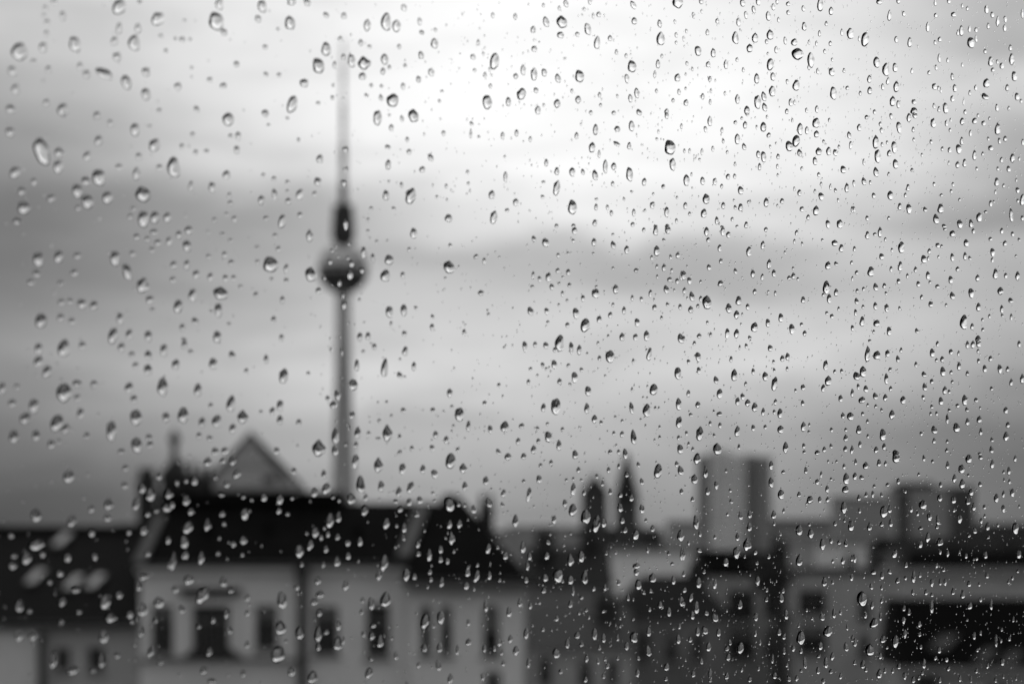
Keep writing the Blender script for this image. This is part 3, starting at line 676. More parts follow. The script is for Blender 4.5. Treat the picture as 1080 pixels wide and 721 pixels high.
# along the pane (1/100 mm from the eye's foot), height above the eye, width, height, tilt in degrees, label
BIG = [
(29052,10380,443,726,25,'large slanting raindrop, second highest level with the striped mast by the left edge'),
(28407,12937,460,470,-2,'large round raindrop, second highest at the top of the pane by the left edge'),
(29705,4064,425,502,4,'large plump raindrop, third highest in the greying lower sky above the black-roofed low house'),
(34472,14621,509,489,5,'round raindrop, third highest at the top of the pane above the mansard roof chimneys'),
(33090,10402,410,528,10,'large plump raindrop, second highest level with the striped mast above the mansard roof chimneys'),
(36279,7985,504,453,5,'round raindrop, third highest level with the tower ball just left of the television tower'),
(36538,-3084,448,504,-30,'large slanting raindrop, fourth highest over the mansard front left of the downpipe'),
(30751,9881,385,440,8,'large plump raindrop, seventh highest level with the striped mast above the black-roofed low house'),
(32116,9558,400,449,30,'large slanting raindrop, fifth highest level with the striped mast above the mansard roof chimneys'),
(29504,3246,372,431,-10,'large plump raindrop, sixth highest in the greying lower sky above the black-roofed low house'),
(29705,5247,324,479,-2,'egg-shaped raindrop, seventh highest in the band below the ball above the black-roofed low house'),
(31380,14548,392,421,-10,'large plump raindrop, uppermost at the top of the pane above the black-roofed low house'),
(34007,-1383,365,486,-20,'large slanting raindrop, uppermost by the hooded window of the mansard house'),
(37953,2808,446,464,0,'large plump raindrop, uppermost just above the rooftops just left of the television tower'),
(31137,3090,285,536,1,'large tall narrow raindrop, second highest just above the rooftops above the black-roofed low house'),
(32738,4355,325,501,4,'large egg-shaped raindrop, second highest in the greying lower sky above the mansard roof chimneys'),
(28890,21,441,313,5,'large flat wide raindrop, uppermost over the black roof at the left'),
(30036,13354,352,389,10,'plump raindrop, seventh highest at the top of the pane above the black-roofed low house'),
(31845,13644,370,400,3,'plump raindrop, sixth highest at the top of the pane above the black-roofed low house'),
(37937,13855,404,464,20,'large slanting raindrop, uppermost level with the mast tip just left of the television tower'),
(31904,3488,344,424,-5,'large plump raindrop, fifth highest in the greying lower sky above the black-roofed low house'),
(32131,8892,320,449,-4,'large egg-shaped raindrop, third highest level with the tower ball above the mansard roof chimneys'),
(34618,7045,427,369,2,'large round raindrop, seventh highest level with the tower ball above the mansard roof chimneys'),
(29029,5926,342,359,10,'large plump raindrop, uppermost in the band below the ball by the left edge'),
(30944,12696,518,254,-20,'large slanting raindrop, second highest level with the mast tip above the black-roofed low house'),
(37027,12623,336,507,-10,'egg-shaped raindrop, third highest level with the mast tip just left of the television tower'),
(32588,14407,351,405,-25,'slanting raindrop, second highest at the top of the pane above the mansard roof chimneys'),
(32116,7082,346,402,-15,'large slanting raindrop, sixth highest level with the tower ball above the mansard roof chimneys'),
(31919,2728,318,424,20,'large slanting raindrop, third highest just above the rooftops above the black-roofed low house'),
(33394,3608,331,434,2,'large plump raindrop, fifth highest in the greying lower sky above the mansard roof chimneys'),
(30944,-1510,309,418,-5,'large plump raindrop, eighth highest over the black roof at the left'),
(36674,-1555,339,480,4,'large egg-shaped raindrop, uppermost over the mansard front left of the downpipe'),
(40384,15481,367,505,0,'egg-shaped raindrop, uppermost at the top of the pane just right of the television tower'),
(28522,8850,337,334,5,'large round raindrop, uppermost level with the tower ball by the left edge'),
(30416,9199,330,368,-5,'large plump raindrop, eleventh highest level with the striped mast above the black-roofed low house'),
(28950,7537,292,382,4,'large plump raindrop, third highest level with the tower ball by the left edge'),
(36619,-2343,362,430,-2,'large plump raindrop, second highest over the mansard front left of the downpipe'),
(29401,-3013,245,454,0,'large tall narrow raindrop, fifth highest over the grey front of the low left house'),
(40355,-1589,360,490,-2,'large egg-shaped raindrop, second highest over the mansard front right of the downpipe'),
(31186,5650,285,419,-1,'egg-shaped raindrop, fifth highest in the band below the ball above the black-roofed low house'),
(41296,10420,382,475,-5,'egg-shaped raindrop, second highest level with the striped mast just right of the television tower'),
(39575,14146,452,372,15,'slanting raindrop, second highest level with the mast tip just right of the television tower'),
(40618,13187,464,378,20,'slanting raindrop, third highest level with the mast tip just right of the television tower'),
(29682,11562,323,340,-2,'large plump raindrop, fourth highest level with the mast tip above the black-roofed low house'),
(34863,11933,373,370,6,'large plump raindrop, third highest level with the mast tip above the mansard roof chimneys'),
(31624,7410,262,446,20,'large slanting raindrop, third highest level with the tower ball above the black-roofed low house'),
(39443,1783,327,499,12,'large slanting raindrop, fifth highest just above the rooftops just right of the television tower'),
(52008,13075,507,510,12,'large slanting raindrop, uppermost level with the striped mast between church and tower block'),
(31600,12547,289,399,15,'large slanting raindrop, third highest level with the mast tip above the black-roofed low house'),
(31249,7753,286,396,4,'large egg-shaped raindrop, second highest level with the tower ball above the black-roofed low house'),
(37676,7809,342,437,0,'egg-shaped raindrop, fourth highest level with the tower ball just left of the television tower'),
(42812,2559,390,469,2,'large egg-shaped raindrop, uppermost just above the rooftops above the hipped roof'),
(34957,3976,261,493,-5,'tall narrow raindrop, fourth highest in the greying lower sky above the mansard roof chimneys'),
(44535,14879,373,507,-1,'large egg-shaped raindrop, uppermost level with the mast tip midway between television tower and church'),
(32479,10942,350,333,1,'large round raindrop, uppermost level with the striped mast above the mansard roof chimneys'),
(40425,3320,336,480,3,'large egg-shaped raindrop, second highest just above the rooftops just right of the television tower'),
(47029,4374,396,523,-2,'large egg-shaped raindrop, uppermost in the greying lower sky midway between television tower and church'),
(36946,14941,365,383,25,'slanting raindrop, third highest at the top of the pane just left of the television tower'),
(29847,1829,299,341,-5,'large plump raindrop, fourth highest just above the rooftops above the black-roofed low house'),
(32092,-1743,319,354,4,'large plump raindrop, third highest by the hooded window of the mansard house'),
(38608,-2849,381,392,15,'large slanting raindrop, sixth highest over the mansard front right of the downpipe'),
(42757,1233,370,469,22,'large slanting raindrop, uppermost over the dark hipped roof'),
(30107,9452,276,366,5,'large plump raindrop, ninth highest level with the striped mast above the black-roofed low house'),
(28821,3680,266,358,-5,'large plump raindrop, fourth highest in the greying lower sky by the left edge'),
(28890,791,266,359,1,'large plump raindrop, fourth highest just above the rooftops by the left edge'),
(33536,502,322,363,-10,'large plump raindrop, fifth highest over the mansard roof, left half, right part'),
(37715,-3781,348,387,0,'plump raindrop, eighth highest over the mansard front right of the downpipe'),
(40297,-514,310,479,5,'egg-shaped raindrop, eighth highest over the mansard roof, right half'),
(36728,4836,316,406,4,'egg-shaped raindrop, uppermost in the greying lower sky just left of the television tower'),
(35346,3617,338,359,0,'plump raindrop, third highest in the greying lower sky just left of the television tower'),
(29541,10036,271,339,-4,'plump raindrop, fifth highest level with the striped mast above the black-roofed low house'),
(28238,2851,261,332,6,'plump raindrop, second highest just above the rooftops by the left edge'),
(28604,-332,264,334,-4,'plump raindrop, third highest over the black roof at the left'),
(30896,-2444,283,347,-2,'plump raindrop, fourth highest over the grey front of the low left house'),
(47194,6372,384,497,-4,'egg-shaped raindrop in the band below the ball midway between television tower and church'),
(38215,14373,317,415,-4,'egg-shaped raindrop, fourth highest at the top of the pane just left of the television tower'),
(44253,13595,370,452,-10,'egg-shaped raindrop level with the mast tip above the hipped roof'),
(47115,-945,411,447,-1,'plump raindrop, third highest over the long dark roof under the church'),
(42757,8413,390,401,0,'plump raindrop level with the tower ball above the hipped roof'),
(38344,724,293,441,5,'egg-shaped raindrop, third highest over the mansard roof, right half'),
(40326,5256,234,582,-3,'tall narrow raindrop in the greying lower sky just right of the television tower'),
(28270,9748,286,287,-3,'round raindrop, third highest level with the striped mast by the left edge'),
(28567,3338,313,265,6,'round raindrop, fifth highest in the greying lower sky by the left edge'),
(31113,-1939,337,278,0,'round raindrop, eleventh highest over the black roof at the left'),
(40065,12605,301,452,-2,'egg-shaped raindrop, fifth highest level with the mast tip just right of the television tower'),
(52369,17918,488,444,6,'plump raindrop, uppermost at the top of the pane between church and tower block'),
(31016,9364,284,325,-1,'plump raindrop, tenth highest level with the striped mast above the black-roofed low house'),
(32339,1381,295,332,-2,'plump raindrop, second highest over the mansard roof, left half, left part'),
(28393,-1573,262,310,-1,'plump raindrop, ninth highest over the black roof at the left'),
(47732,10704,374,484,-2,'egg-shaped raindrop level with the tower ball above the twin church towers'),
(61457,-1881,508,568,10,'egg-shaped raindrop, uppermost over the plain house with bay windows'),
(31870,11294,264,353,-3,'plump raindrop, uppermost level with the striped mast above the black-roofed low house'),
(41403,12828,344,408,4,'plump raindrop, fourth highest level with the mast tip just right of the television tower'),
(33232,6585,275,361,-1,'plump raindrop, third highest in the band below the ball above the mansard roof chimneys'),
(30847,-3080,204,417,3,'tall narrow raindrop, sixth highest over the grey front of the low left house'),
(41832,-2275,310,447,-1,'egg-shaped raindrop, second highest over the arched windows of the hipped house'),
(33065,-435,192,480,-1,'tall narrow raindrop, seventh highest over the mansard roof, left half, left part'),
(40094,2368,302,426,0,'egg-shaped raindrop, third highest just above the rooftops just right of the television tower'),
(43148,3982,347,419,-1,'egg-shaped raindrop in the greying lower sky above the hipped roof'),
(48296,915,394,449,12,'slanting raindrop, third highest just above the rooftops above the twin church towers'),
(58126,16987,595,415,3,'round raindrop at the top of the pane right of the pale tower block'),
(32613,-1558,324,286,-4,'round raindrop, second highest by the hooded window of the mansard house'),
(34488,3472,313,320,-3,'plump raindrop, seventh highest in the greying lower sky above the mansard roof chimneys'),
(37274,-159,273,409,0,'egg-shaped raindrop, seventh highest over the mansard roof, left half, right part'),
(32215,12305,267,331,-2,'plump raindrop, second highest level with the mast tip above the mansard roof chimneys'),
(36000,15272,298,352,10,'plump raindrop, second highest at the top of the pane just left of the television tower'),
(47293,16492,399,415,15,'slanting raindrop at the top of the pane midway between television tower and church'),
(29551,7648,246,316,1,'plump raindrop, uppermost level with the tower ball above the black-roofed low house'),
(40355,7977,335,377,-4,'plump raindrop, third highest level with the tower ball just right of the television tower'),
(48269,7001,408,421,5,'plump raindrop, uppermost in the band below the ball above the twin church towers'),
(48743,681,325,534,-4,'tall narrow raindrop, uppermost over the long dark roof under the church'),
(28788,-2349,240,312,5,'plump raindrop, second highest over the grey front of the low left house'),
(29965,-3325,352,226,5,'flat wide raindrop, seventh highest over the grey front of the low left house'),
(37937,-2556,254,439,1,'tall narrow raindrop, fourth highest over the mansard front right of the downpipe'),
(33572,-940,305,300,-15,'slanting raindrop, eighth highest over the dark hipped roof'),
(33419,96,266,338,4,'plump raindrop, fifth highest over the mansard roof, left half, left part'),
(38552,3183,247,442,0,"tall narrow raindrop, second highest across the television tower's shaft"),
(48033,14886,392,408,10,'plump raindrop, second highest level with the mast tip above the twin church towers'),
(34540,6576,230,393,3,'egg-shaped raindrop, fourth highest in the band below the ball above the mansard roof chimneys'),
(39249,2460,264,421,-3,"egg-shaped raindrop, third highest across the television tower's shaft"),
(37290,-2504,249,409,1,'egg-shaped raindrop, third highest over the mansard front left of the downpipe'),
(32489,8968,269,309,4,'plump raindrop, uppermost level with the tower ball above the mansard roof chimneys'),
(28959,4852,242,290,-4,'plump raindrop, third highest in the band below the ball by the left edge'),
(29205,4593,244,292,0,'plump raindrop, uppermost in the greying lower sky by the left edge'),
(29941,652,249,296,-2,'plump raindrop, seventh highest just above the rooftops above the black-roofed low house'),
(31055,1107,258,301,-2,'plump raindrop, fifth highest just above the rooftops above the black-roofed low house'),
(28384,-2359,237,287,1,'plump raindrop, third highest over the grey front of the low left house'),
(33869,4318,236,365,0,'egg-shaped raindrop, third highest in the greying lower sky above the mansard roof chimneys'),
(40765,15410,307,379,-5,'egg-shaped raindrop, third highest at the top of the pane just right of the television tower'),
(39118,14153,294,370,4,'egg-shaped raindrop across the thin mast of the television tower'),
(33700,6923,251,340,-1,'egg-shaped raindrop, uppermost in the band below the ball above the mansard roof chimneys'),
(34498,5823,257,344,-1,'egg-shaped raindrop, sixth highest in the band below the ball above the mansard roof chimneys'),
(39175,4703,325,329,-10,"plump raindrop, uppermost across the television tower's shaft"),
(35404,890,259,349,-1,'egg-shaped raindrop, third highest over the mansard roof, left half, right part'),
(53723,8099,383,486,0,'egg-shaped raindrop in the band below the ball between church and tower block'),
(51471,2440,363,473,-2,'egg-shaped raindrop, third highest just above the rooftops between church and tower block'),
(51592,16583,364,468,4,'egg-shaped raindrop, second highest at the top of the pane between church and tower block'),
(36674,9243,245,381,-4,'egg-shaped raindrop, uppermost level with the tower ball just left of the television tower'),
(45617,14011,418,325,20,'slanting raindrop, third highest level with the mast tip midway between television tower and church'),
(29565,10416,272,247,4,'round raindrop, third highest level with the striped mast above the black-roofed low house'),
(49337,6063,389,399,10,'plump raindrop, second highest in the band below the ball above the twin church towers'),
(58277,-3185,424,501,2,'egg-shaped raindrop, fourth highest over the plain house with bay windows'),
(29098,13138,243,268,-2,'plump raindrop, uppermost at the top of the pane by the left edge'),
(34368,5067,273,305,-3,'plump raindrop, ninth highest in the band below the ball above the mansard roof chimneys'),
(34576,15122,258,320,-1,'plump raindrop, uppermost at the top of the pane above the mansard roof chimneys'),
(50307,15504,390,404,6,'plump raindrop, uppermost level with the mast tip above the twin church towers'),
(33521,8277,250,315,6,'plump raindrop, fifth highest level with the tower ball above the mansard roof chimneys'),
(28959,5185,217,290,-2,'plump raindrop, second highest in the band below the ball by the left edge'),
(39089,1362,293,344,5,'plump raindrop, uppermost over the mansard roof, right half'),
(32141,-840,347,212,0,'flat wide raindrop, sixth highest over the dark hipped roof'),
(40152,-2822,258,401,4,'egg-shaped raindrop, fifth highest over the mansard front right of the downpipe'),
(38215,1648,305,314,2,'plump raindrop, third highest just above the rooftops just left of the television tower'),
(47069,11238,283,480,-5,'tall narrow raindrop level with the striped mast midway between television tower and church'),
(31919,10097,211,330,0,'egg-shaped raindrop, sixth highest level with the striped mast above the black-roofed low house'),
(32779,5354,217,334,-1,'egg-shaped raindrop, seventh highest in the band below the ball above the mansard roof chimneys'),
(27907,4097,185,307,-3,'egg-shaped raindrop, second highest in the greying lower sky by the left edge'),
(33966,-351,203,365,-3,'tall narrow raindrop, eighth highest over the mansard roof, left half, right part'),
(28193,12391,236,241,5,'round raindrop, uppermost level with the mast tip by the left edge'),
(28293,11929,237,241,5,'round raindrop, second highest level with the mast tip by the left edge'),
(28147,11394,260,218,-4,'round raindrop, third highest level with the mast tip by the left edge'),
(28134,10794,235,240,-1,'round raindrop, uppermost level with the striped mast by the left edge'),
(30240,6451,252,251,1,'round raindrop, uppermost in the band below the ball above the black-roofed low house'),
(32280,4796,225,308,-5,'plump raindrop, uppermost in the greying lower sky above the mansard roof chimneys'),
(47746,1126,346,390,3,'plump raindrop, second highest just above the rooftops above the twin church towers'),
(31688,4286,236,281,-1,'plump raindrop, second highest in the greying lower sky above the black-roofed low house'),
(61626,17989,437,494,5,'egg-shaped raindrop at the top of the pane above the flat panel block'),
(44504,10080,291,400,-2,'egg-shaped raindrop level with the tower ball midway between television tower and church'),
(34172,572,216,342,-4,'egg-shaped raindrop, fourth highest over the mansard roof, left half, right part'),
(42423,-2168,275,388,4,'egg-shaped raindrop, uppermost over the arched windows of the hipped house'),
(33486,1244,255,281,-1,'plump raindrop, second highest over the mansard roof, left half, right part'),
(58799,16871,359,540,10,'tall narrow raindrop, uppermost level with the mast tip right of the pale tower block'),
(50202,11998,322,443,5,'egg-shaped raindrop level with the striped mast above the twin church towers'),
(67125,8290,442,520,-3,'egg-shaped raindrop in the band below the ball above the office slab'),
(40489,8455,324,300,4,'plump raindrop, second highest level with the tower ball just right of the television tower'),
(32290,5715,214,308,-2,'egg-shaped raindrop, fifth highest in the band below the ball above the mansard roof chimneys'),
(40501,6916,273,352,4,'egg-shaped raindrop, second highest in the band below the ball just right of the television tower'),
(28890,2892,191,290,-4,'egg-shaped raindrop, uppermost just above the rooftops by the left edge'),
(31894,1117,211,306,1,'egg-shaped raindrop, sixth highest just above the rooftops above the black-roofed low house'),
(44946,3668,322,359,-2,'plump raindrop, second highest in the greying lower sky midway between television tower and church'),
(39747,-3740,280,332,3,'plump raindrop, seventh highest over the mansard front right of the downpipe'),
(53376,3714,348,449,5,'egg-shaped raindrop, uppermost just above the rooftops between church and tower block'),
(55627,27,383,438,-5,'egg-shaped raindrop, uppermost over the courtyard house below the tower block'),
(31317,13194,260,232,2,'round raindrop, uppermost level with the mast tip above the black-roofed low house'),
(37000,15583,306,258,30,'slanting raindrop, uppermost at the top of the pane just left of the television tower'),
(39690,15276,236,373,-4,'egg-shaped raindrop, second highest at the top of the pane just right of the television tower'),
(31405,6133,197,303,0,'egg-shaped raindrop, third highest in the band below the ball above the black-roofed low house'),
(50960,4400,343,407,-2,'egg-shaped raindrop, second highest in the greying lower sky above the twin church towers'),
(32864,1041,272,239,-35,'slanting raindrop, third highest over the mansard roof, left half, left part'),
(28202,-516,236,218,2,'round raindrop, fourth highest over the black roof at the left'),
(50376,-2970,353,387,18,'slanting raindrop over the roof below the white firewall'),
(61879,-3718,419,483,0,'egg-shaped raindrop, fifth highest over the plain house with bay windows'),
(30751,10866,230,253,2,'plump raindrop, second highest level with the striped mast above the black-roofed low house'),
(30416,10413,227,252,0,'plump raindrop, fourth highest level with the striped mast above the black-roofed low house'),
(29752,3100,222,248,-3,'plump raindrop, uppermost just above the rooftops above the black-roofed low house'),
(33151,4983,247,265,6,'plump raindrop, tenth highest in the band below the ball above the mansard roof chimneys'),
(32929,1411,246,264,4,'plump raindrop, uppermost over the mansard roof, left half, left part'),
(32141,409,240,260,-1,'plump raindrop, fourth highest over the mansard roof, left half, left part'),
(59659,-2999,472,399,4,'plump raindrop, third highest over the plain house with bay windows'),
(40326,14365,272,325,10,'plump raindrop, uppermost level with the mast tip just right of the television tower'),
(30202,3524,200,274,-3,'plump raindrop, fourth highest in the greying lower sky above the black-roofed low house'),
(34706,-995,231,297,5,'plump raindrop, ninth highest over the dark hipped roof'),
(37000,-3596,247,308,4,'plump raindrop, sixth highest over the mansard front left of the downpipe'),
(37826,388,241,322,-1,'egg-shaped raindrop, fifth highest over the mansard roof, right half'),
(36609,3988,221,331,-2,'egg-shaped raindrop, second highest in the greying lower sky just left of the television tower'),
(54207,3227,355,425,5,'egg-shaped raindrop, second highest just above the rooftops between church and tower block'),
(51271,5093,376,358,5,'plump raindrop, uppermost in the greying lower sky above the twin church towers'),
(50376,3507,248,517,15,'slanting raindrop, uppermost just above the rooftops above the twin church towers'),
(31380,13971,182,303,1,'egg-shaped raindrop, third highest at the top of the pane above the black-roofed low house'),
(46133,14693,283,382,10,'egg-shaped raindrop, second highest level with the mast tip midway between television tower and church'),
(37632,8912,222,336,3,'egg-shaped raindrop, second highest level with the tower ball just left of the television tower'),
(56142,15083,338,465,2,'tall narrow raindrop, second highest level with the mast tip above the pale tower block'),
(59593,9027,366,484,4,'tall narrow raindrop level with the tower ball right of the pale tower block'),
(41118,-871,227,381,1,'tall narrow raindrop, fifth highest over the dark hipped roof'),
(39834,-1697,218,374,2,'tall narrow raindrop, third highest over the mansard front right of the downpipe'),
(48249,-1005,277,421,-1,'tall narrow raindrop, fourth highest over the long dark roof under the church'),
(46720,3410,294,368,20,'slanting raindrop just above the rooftops midway between television tower and church'),
(32215,12908,240,237,3,'round raindrop, uppermost level with the mast tip above the mansard roof chimneys'),
(37439,13288,310,235,10,'round raindrop, second highest level with the mast tip just left of the television tower'),
(30368,9744,227,228,-1,'round raindrop, eighth highest level with the striped mast above the black-roofed low house'),
(30607,6433,228,229,2,'round raindrop, second highest in the band below the ball above the black-roofed low house'),
(39334,3309,228,346,3,'egg-shaped raindrop, uppermost just above the rooftops just right of the television tower'),
(35151,2007,262,250,2,'round raindrop, second highest just above the rooftops just left of the television tower'),
(41284,1730,241,356,-12,'slanting raindrop, seventh highest just above the rooftops just right of the television tower'),
(42842,215,239,380,3,'tall narrow raindrop, third highest over the dark hipped roof'),
(36592,1315,233,296,3,'plump raindrop, uppermost over the mansard roof, left half, right part'),
(42193,15097,286,308,15,'slanting raindrop at the top of the pane above the hipped roof'),
(32889,9005,218,263,-2,'plump raindrop, second highest level with the tower ball above the mansard roof chimneys'),
(34332,9976,228,270,4,'plump raindrop, fourth highest level with the striped mast above the mansard roof chimneys'),
(31698,5723,210,258,1,'plump raindrop, fourth highest in the band below the ball above the black-roofed low house'),
(30097,4321,276,180,0,'flat wide raindrop, uppermost in the greying lower sky above the black-roofed low house'),
(32849,3523,218,263,-3,'plump raindrop, sixth highest in the greying lower sky above the mansard roof chimneys'),
(29814,-315,197,249,3,'plump raindrop, second highest over the black roof at the left'),
(35362,156,235,275,6,'plump raindrop, sixth highest over the mansard roof, left half, right part'),
(39586,1020,266,296,5,'plump raindrop, second highest over the mansard roof, right half'),
(48790,16056,252,451,-4,'tall narrow raindrop, second highest at the top of the pane above the twin church towers'),
(58046,13972,439,367,20,'slanting raindrop level with the striped mast right of the pale tower block'),
(29658,-1489,206,234,-1,'plump raindrop, seventh highest over the black roof at the left'),
(32364,-2892,161,332,-20,'slanting raindrop, fourth highest by the hooded window of the mansard house'),
(40982,2280,239,339,-3,'egg-shaped raindrop, fourth highest just above the rooftops just right of the television tower'),
(52499,339,325,398,2,'egg-shaped raindrop, second highest over the white firewall'),
(31968,14057,185,283,-2,'egg-shaped raindrop, fourth highest at the top of the pane above the black-roofed low house'),
(48384,16426,300,366,15,'slanting raindrop, uppermost at the top of the pane above the twin church towers'),
(37290,10070,220,310,-20,'slanting raindrop, second highest level with the striped mast just left of the television tower'),
(41403,9321,248,331,-3,'egg-shaped raindrop, uppermost level with the tower ball just right of the television tower'),
(41041,7008,227,355,-2,'egg-shaped raindrop, uppermost in the band below the ball just right of the television tower'),
(52369,5678,308,415,4,'egg-shaped raindrop in the greying lower sky between church and tower block'),
(38597,-459,210,342,0,'egg-shaped raindrop, seventh highest over the mansard roof, right half'),
(32067,-2345,186,283,4,'egg-shaped raindrop, uppermost over the grey front of the low left house'),
(34187,2331,238,246,2,'plump raindrop, third highest just above the rooftops above the mansard roof chimneys'),
(56762,16441,368,397,10,'egg-shaped raindrop, uppermost level with the mast tip above the pale tower block'),
(56973,5533,311,469,-3,'tall narrow raindrop in the greying lower sky above the pale tower block'),
(28467,9279,213,197,6,'round raindrop, fourth highest level with the striped mast by the left edge'),
(32339,6710,241,213,-5,'round raindrop, second highest in the band below the ball above the mansard roof chimneys'),
(33572,8719,250,219,-1,'round raindrop, fourth highest level with the tower ball above the mansard roof chimneys'),
(28193,3717,211,195,1,'round raindrop, third highest in the greying lower sky by the left edge'),
(59962,15866,369,437,2,'egg-shaped raindrop, second highest level with the mast tip right of the pale tower block'),
(62749,17072,386,447,-1,'egg-shaped raindrop level with the mast tip above the flat panel block'),
(40198,1750,221,335,2,'egg-shaped raindrop, sixth highest just above the rooftops just right of the television tower'),
(62629,1218,386,447,-8,'egg-shaped raindrop just above the rooftops above the flat panel block'),
(70179,660,413,461,-2,'egg-shaped raindrop over the office slab and its roofs'),
(47049,-3381,268,370,4,'egg-shaped raindrop over the low zinc-roofed house'),
(55299,-3455,331,413,5,'egg-shaped raindrop, third highest over the courtyard house below the tower block'),
(34810,10378,243,239,4,'round raindrop, third highest level with the striped mast above the mansard roof chimneys'),
(31234,13609,207,232,-4,'plump raindrop, fifth highest at the top of the pane above the black-roofed low house'),
(29331,9178,245,177,2,'flat wide raindrop, fifth highest level with the striped mast by the left edge'),
(28339,8481,237,173,0,'flat wide raindrop, second highest level with the tower ball by the left edge'),
(52130,12527,291,414,10,'tall narrow raindrop, second highest level with the striped mast between church and tower block'),
(31453,5366,208,233,-5,'plump raindrop, sixth highest in the band below the ball above the black-roofed low house'),
(29331,2676,194,223,6,'plump raindrop, third highest just above the rooftops by the left edge'),
(32092,1550,213,236,-4,'plump raindrop, fifth highest just above the rooftops above the mansard roof chimneys'),
(33751,1795,224,244,-2,'plump raindrop, fourth highest just above the rooftops above the mansard roof chimneys'),
(40384,645,210,351,-15,'slanting raindrop, fourth highest over the mansard roof, right half'),
(31380,-1324,208,233,2,'plump raindrop, sixth highest over the black roof at the left'),
(31708,-1865,210,234,0,'plump raindrop, tenth highest over the black roof at the left'),
(30059,-1180,250,180,2,'flat wide raindrop, fifth highest over the black roof at the left'),
(34059,-3461,226,245,1,'plump raindrop, fifth highest over the mansard front left of the downpipe'),
(62091,-2765,457,371,15,'slanting raindrop, second highest over the plain house with bay windows'),
(37643,9,216,301,-2,'egg-shaped raindrop, sixth highest over the mansard roof, right half'),
(33997,3415,204,269,4,'plump raindrop, eighth highest in the greying lower sky above the mansard roof chimneys'),
(43302,2345,282,298,-1,'plump raindrop, second highest just above the rooftops above the hipped roof'),
(62304,13915,348,483,4,'tall narrow raindrop level with the striped mast above the flat panel block'),
(45373,774,229,394,-1,'tall narrow raindrop, second highest over the dark hipped roof'),
(63248,-3445,350,485,1,'tall narrow raindrop over the black skylight roof at lower right'),
(53207,776,267,460,2,'tall narrow raindrop, uppermost over the white firewall'),
(55072,17107,329,400,8,'egg-shaped raindrop at the top of the pane above the pale tower block'),
(38908,-1161,212,318,-2,'egg-shaped raindrop, uppermost over the mansard front right of the downpipe'),
(29682,14059,171,248,-4,'plump raindrop, second highest at the top of the pane above the black-roofed low house'),
(67540,18716,434,411,5,'plump raindrop at the top of the pane by the right edge'),
(32290,5197,187,261,5,'plump raindrop, eighth highest in the band below the ball above the mansard roof chimneys'),
(34239,-2948,200,270,-4,'plump raindrop, fifth highest by the hooded window of the mansard house'),
(58205,-509,320,452,-2,'tall narrow raindrop over the grey blocks right of the tower block'),
(43816,-941,219,375,-8,'tall narrow raindrop, seventh highest over the dark hipped roof'),
(35020,2373,222,249,2,'plump raindrop, second highest just above the rooftops above the mansard roof chimneys'),
(47646,-465,258,373,3,'egg-shaped raindrop, second highest over the long dark roof under the church'),
(55110,-240,313,412,2,'egg-shaped raindrop, second highest over the courtyard house below the tower block'),
(40111,-862,208,334,-2,'egg-shaped raindrop, fourth highest over the dark hipped roof'),
(35009,3281,199,274,-5,'egg-shaped raindrop, uppermost just above the rooftops above the mansard roof chimneys'),
(37920,10498,266,238,5,'round raindrop, uppermost level with the striped mast just left of the television tower'),
(33445,-262,233,218,-10,'round raindrop, sixth highest over the mansard roof, left half, left part'),
(40373,10352,222,315,-1,'egg-shaped raindrop, uppermost level with the striped mast just right of the television tower'),
]
for i, (s, z, w, hh, tl, label) in enumerate(BIG):
    o = bpy.data.objects.new('raindrop', (variants_flat if s > FLAT_FROM + 900 * math.sin(i * 2.4) else variants)[(i * 5) % 14]); C.objects.link(o)
    o.matrix_world = Matrix.Translation((0, 0, EYE)) @ ROT @ Matrix.Translation((s * 1e-5, ND + GAP, z * 1e-5)) @ Matrix.Rotation(R(-tl), 4, 'Y') @ Matrix.Diagonal((w * 5e-6, (w * .65 + hh * .35) * 5e-6, hh * 5e-6, 1))
    tag(o, label, 'raindrop', 'raindrops on the window pane')
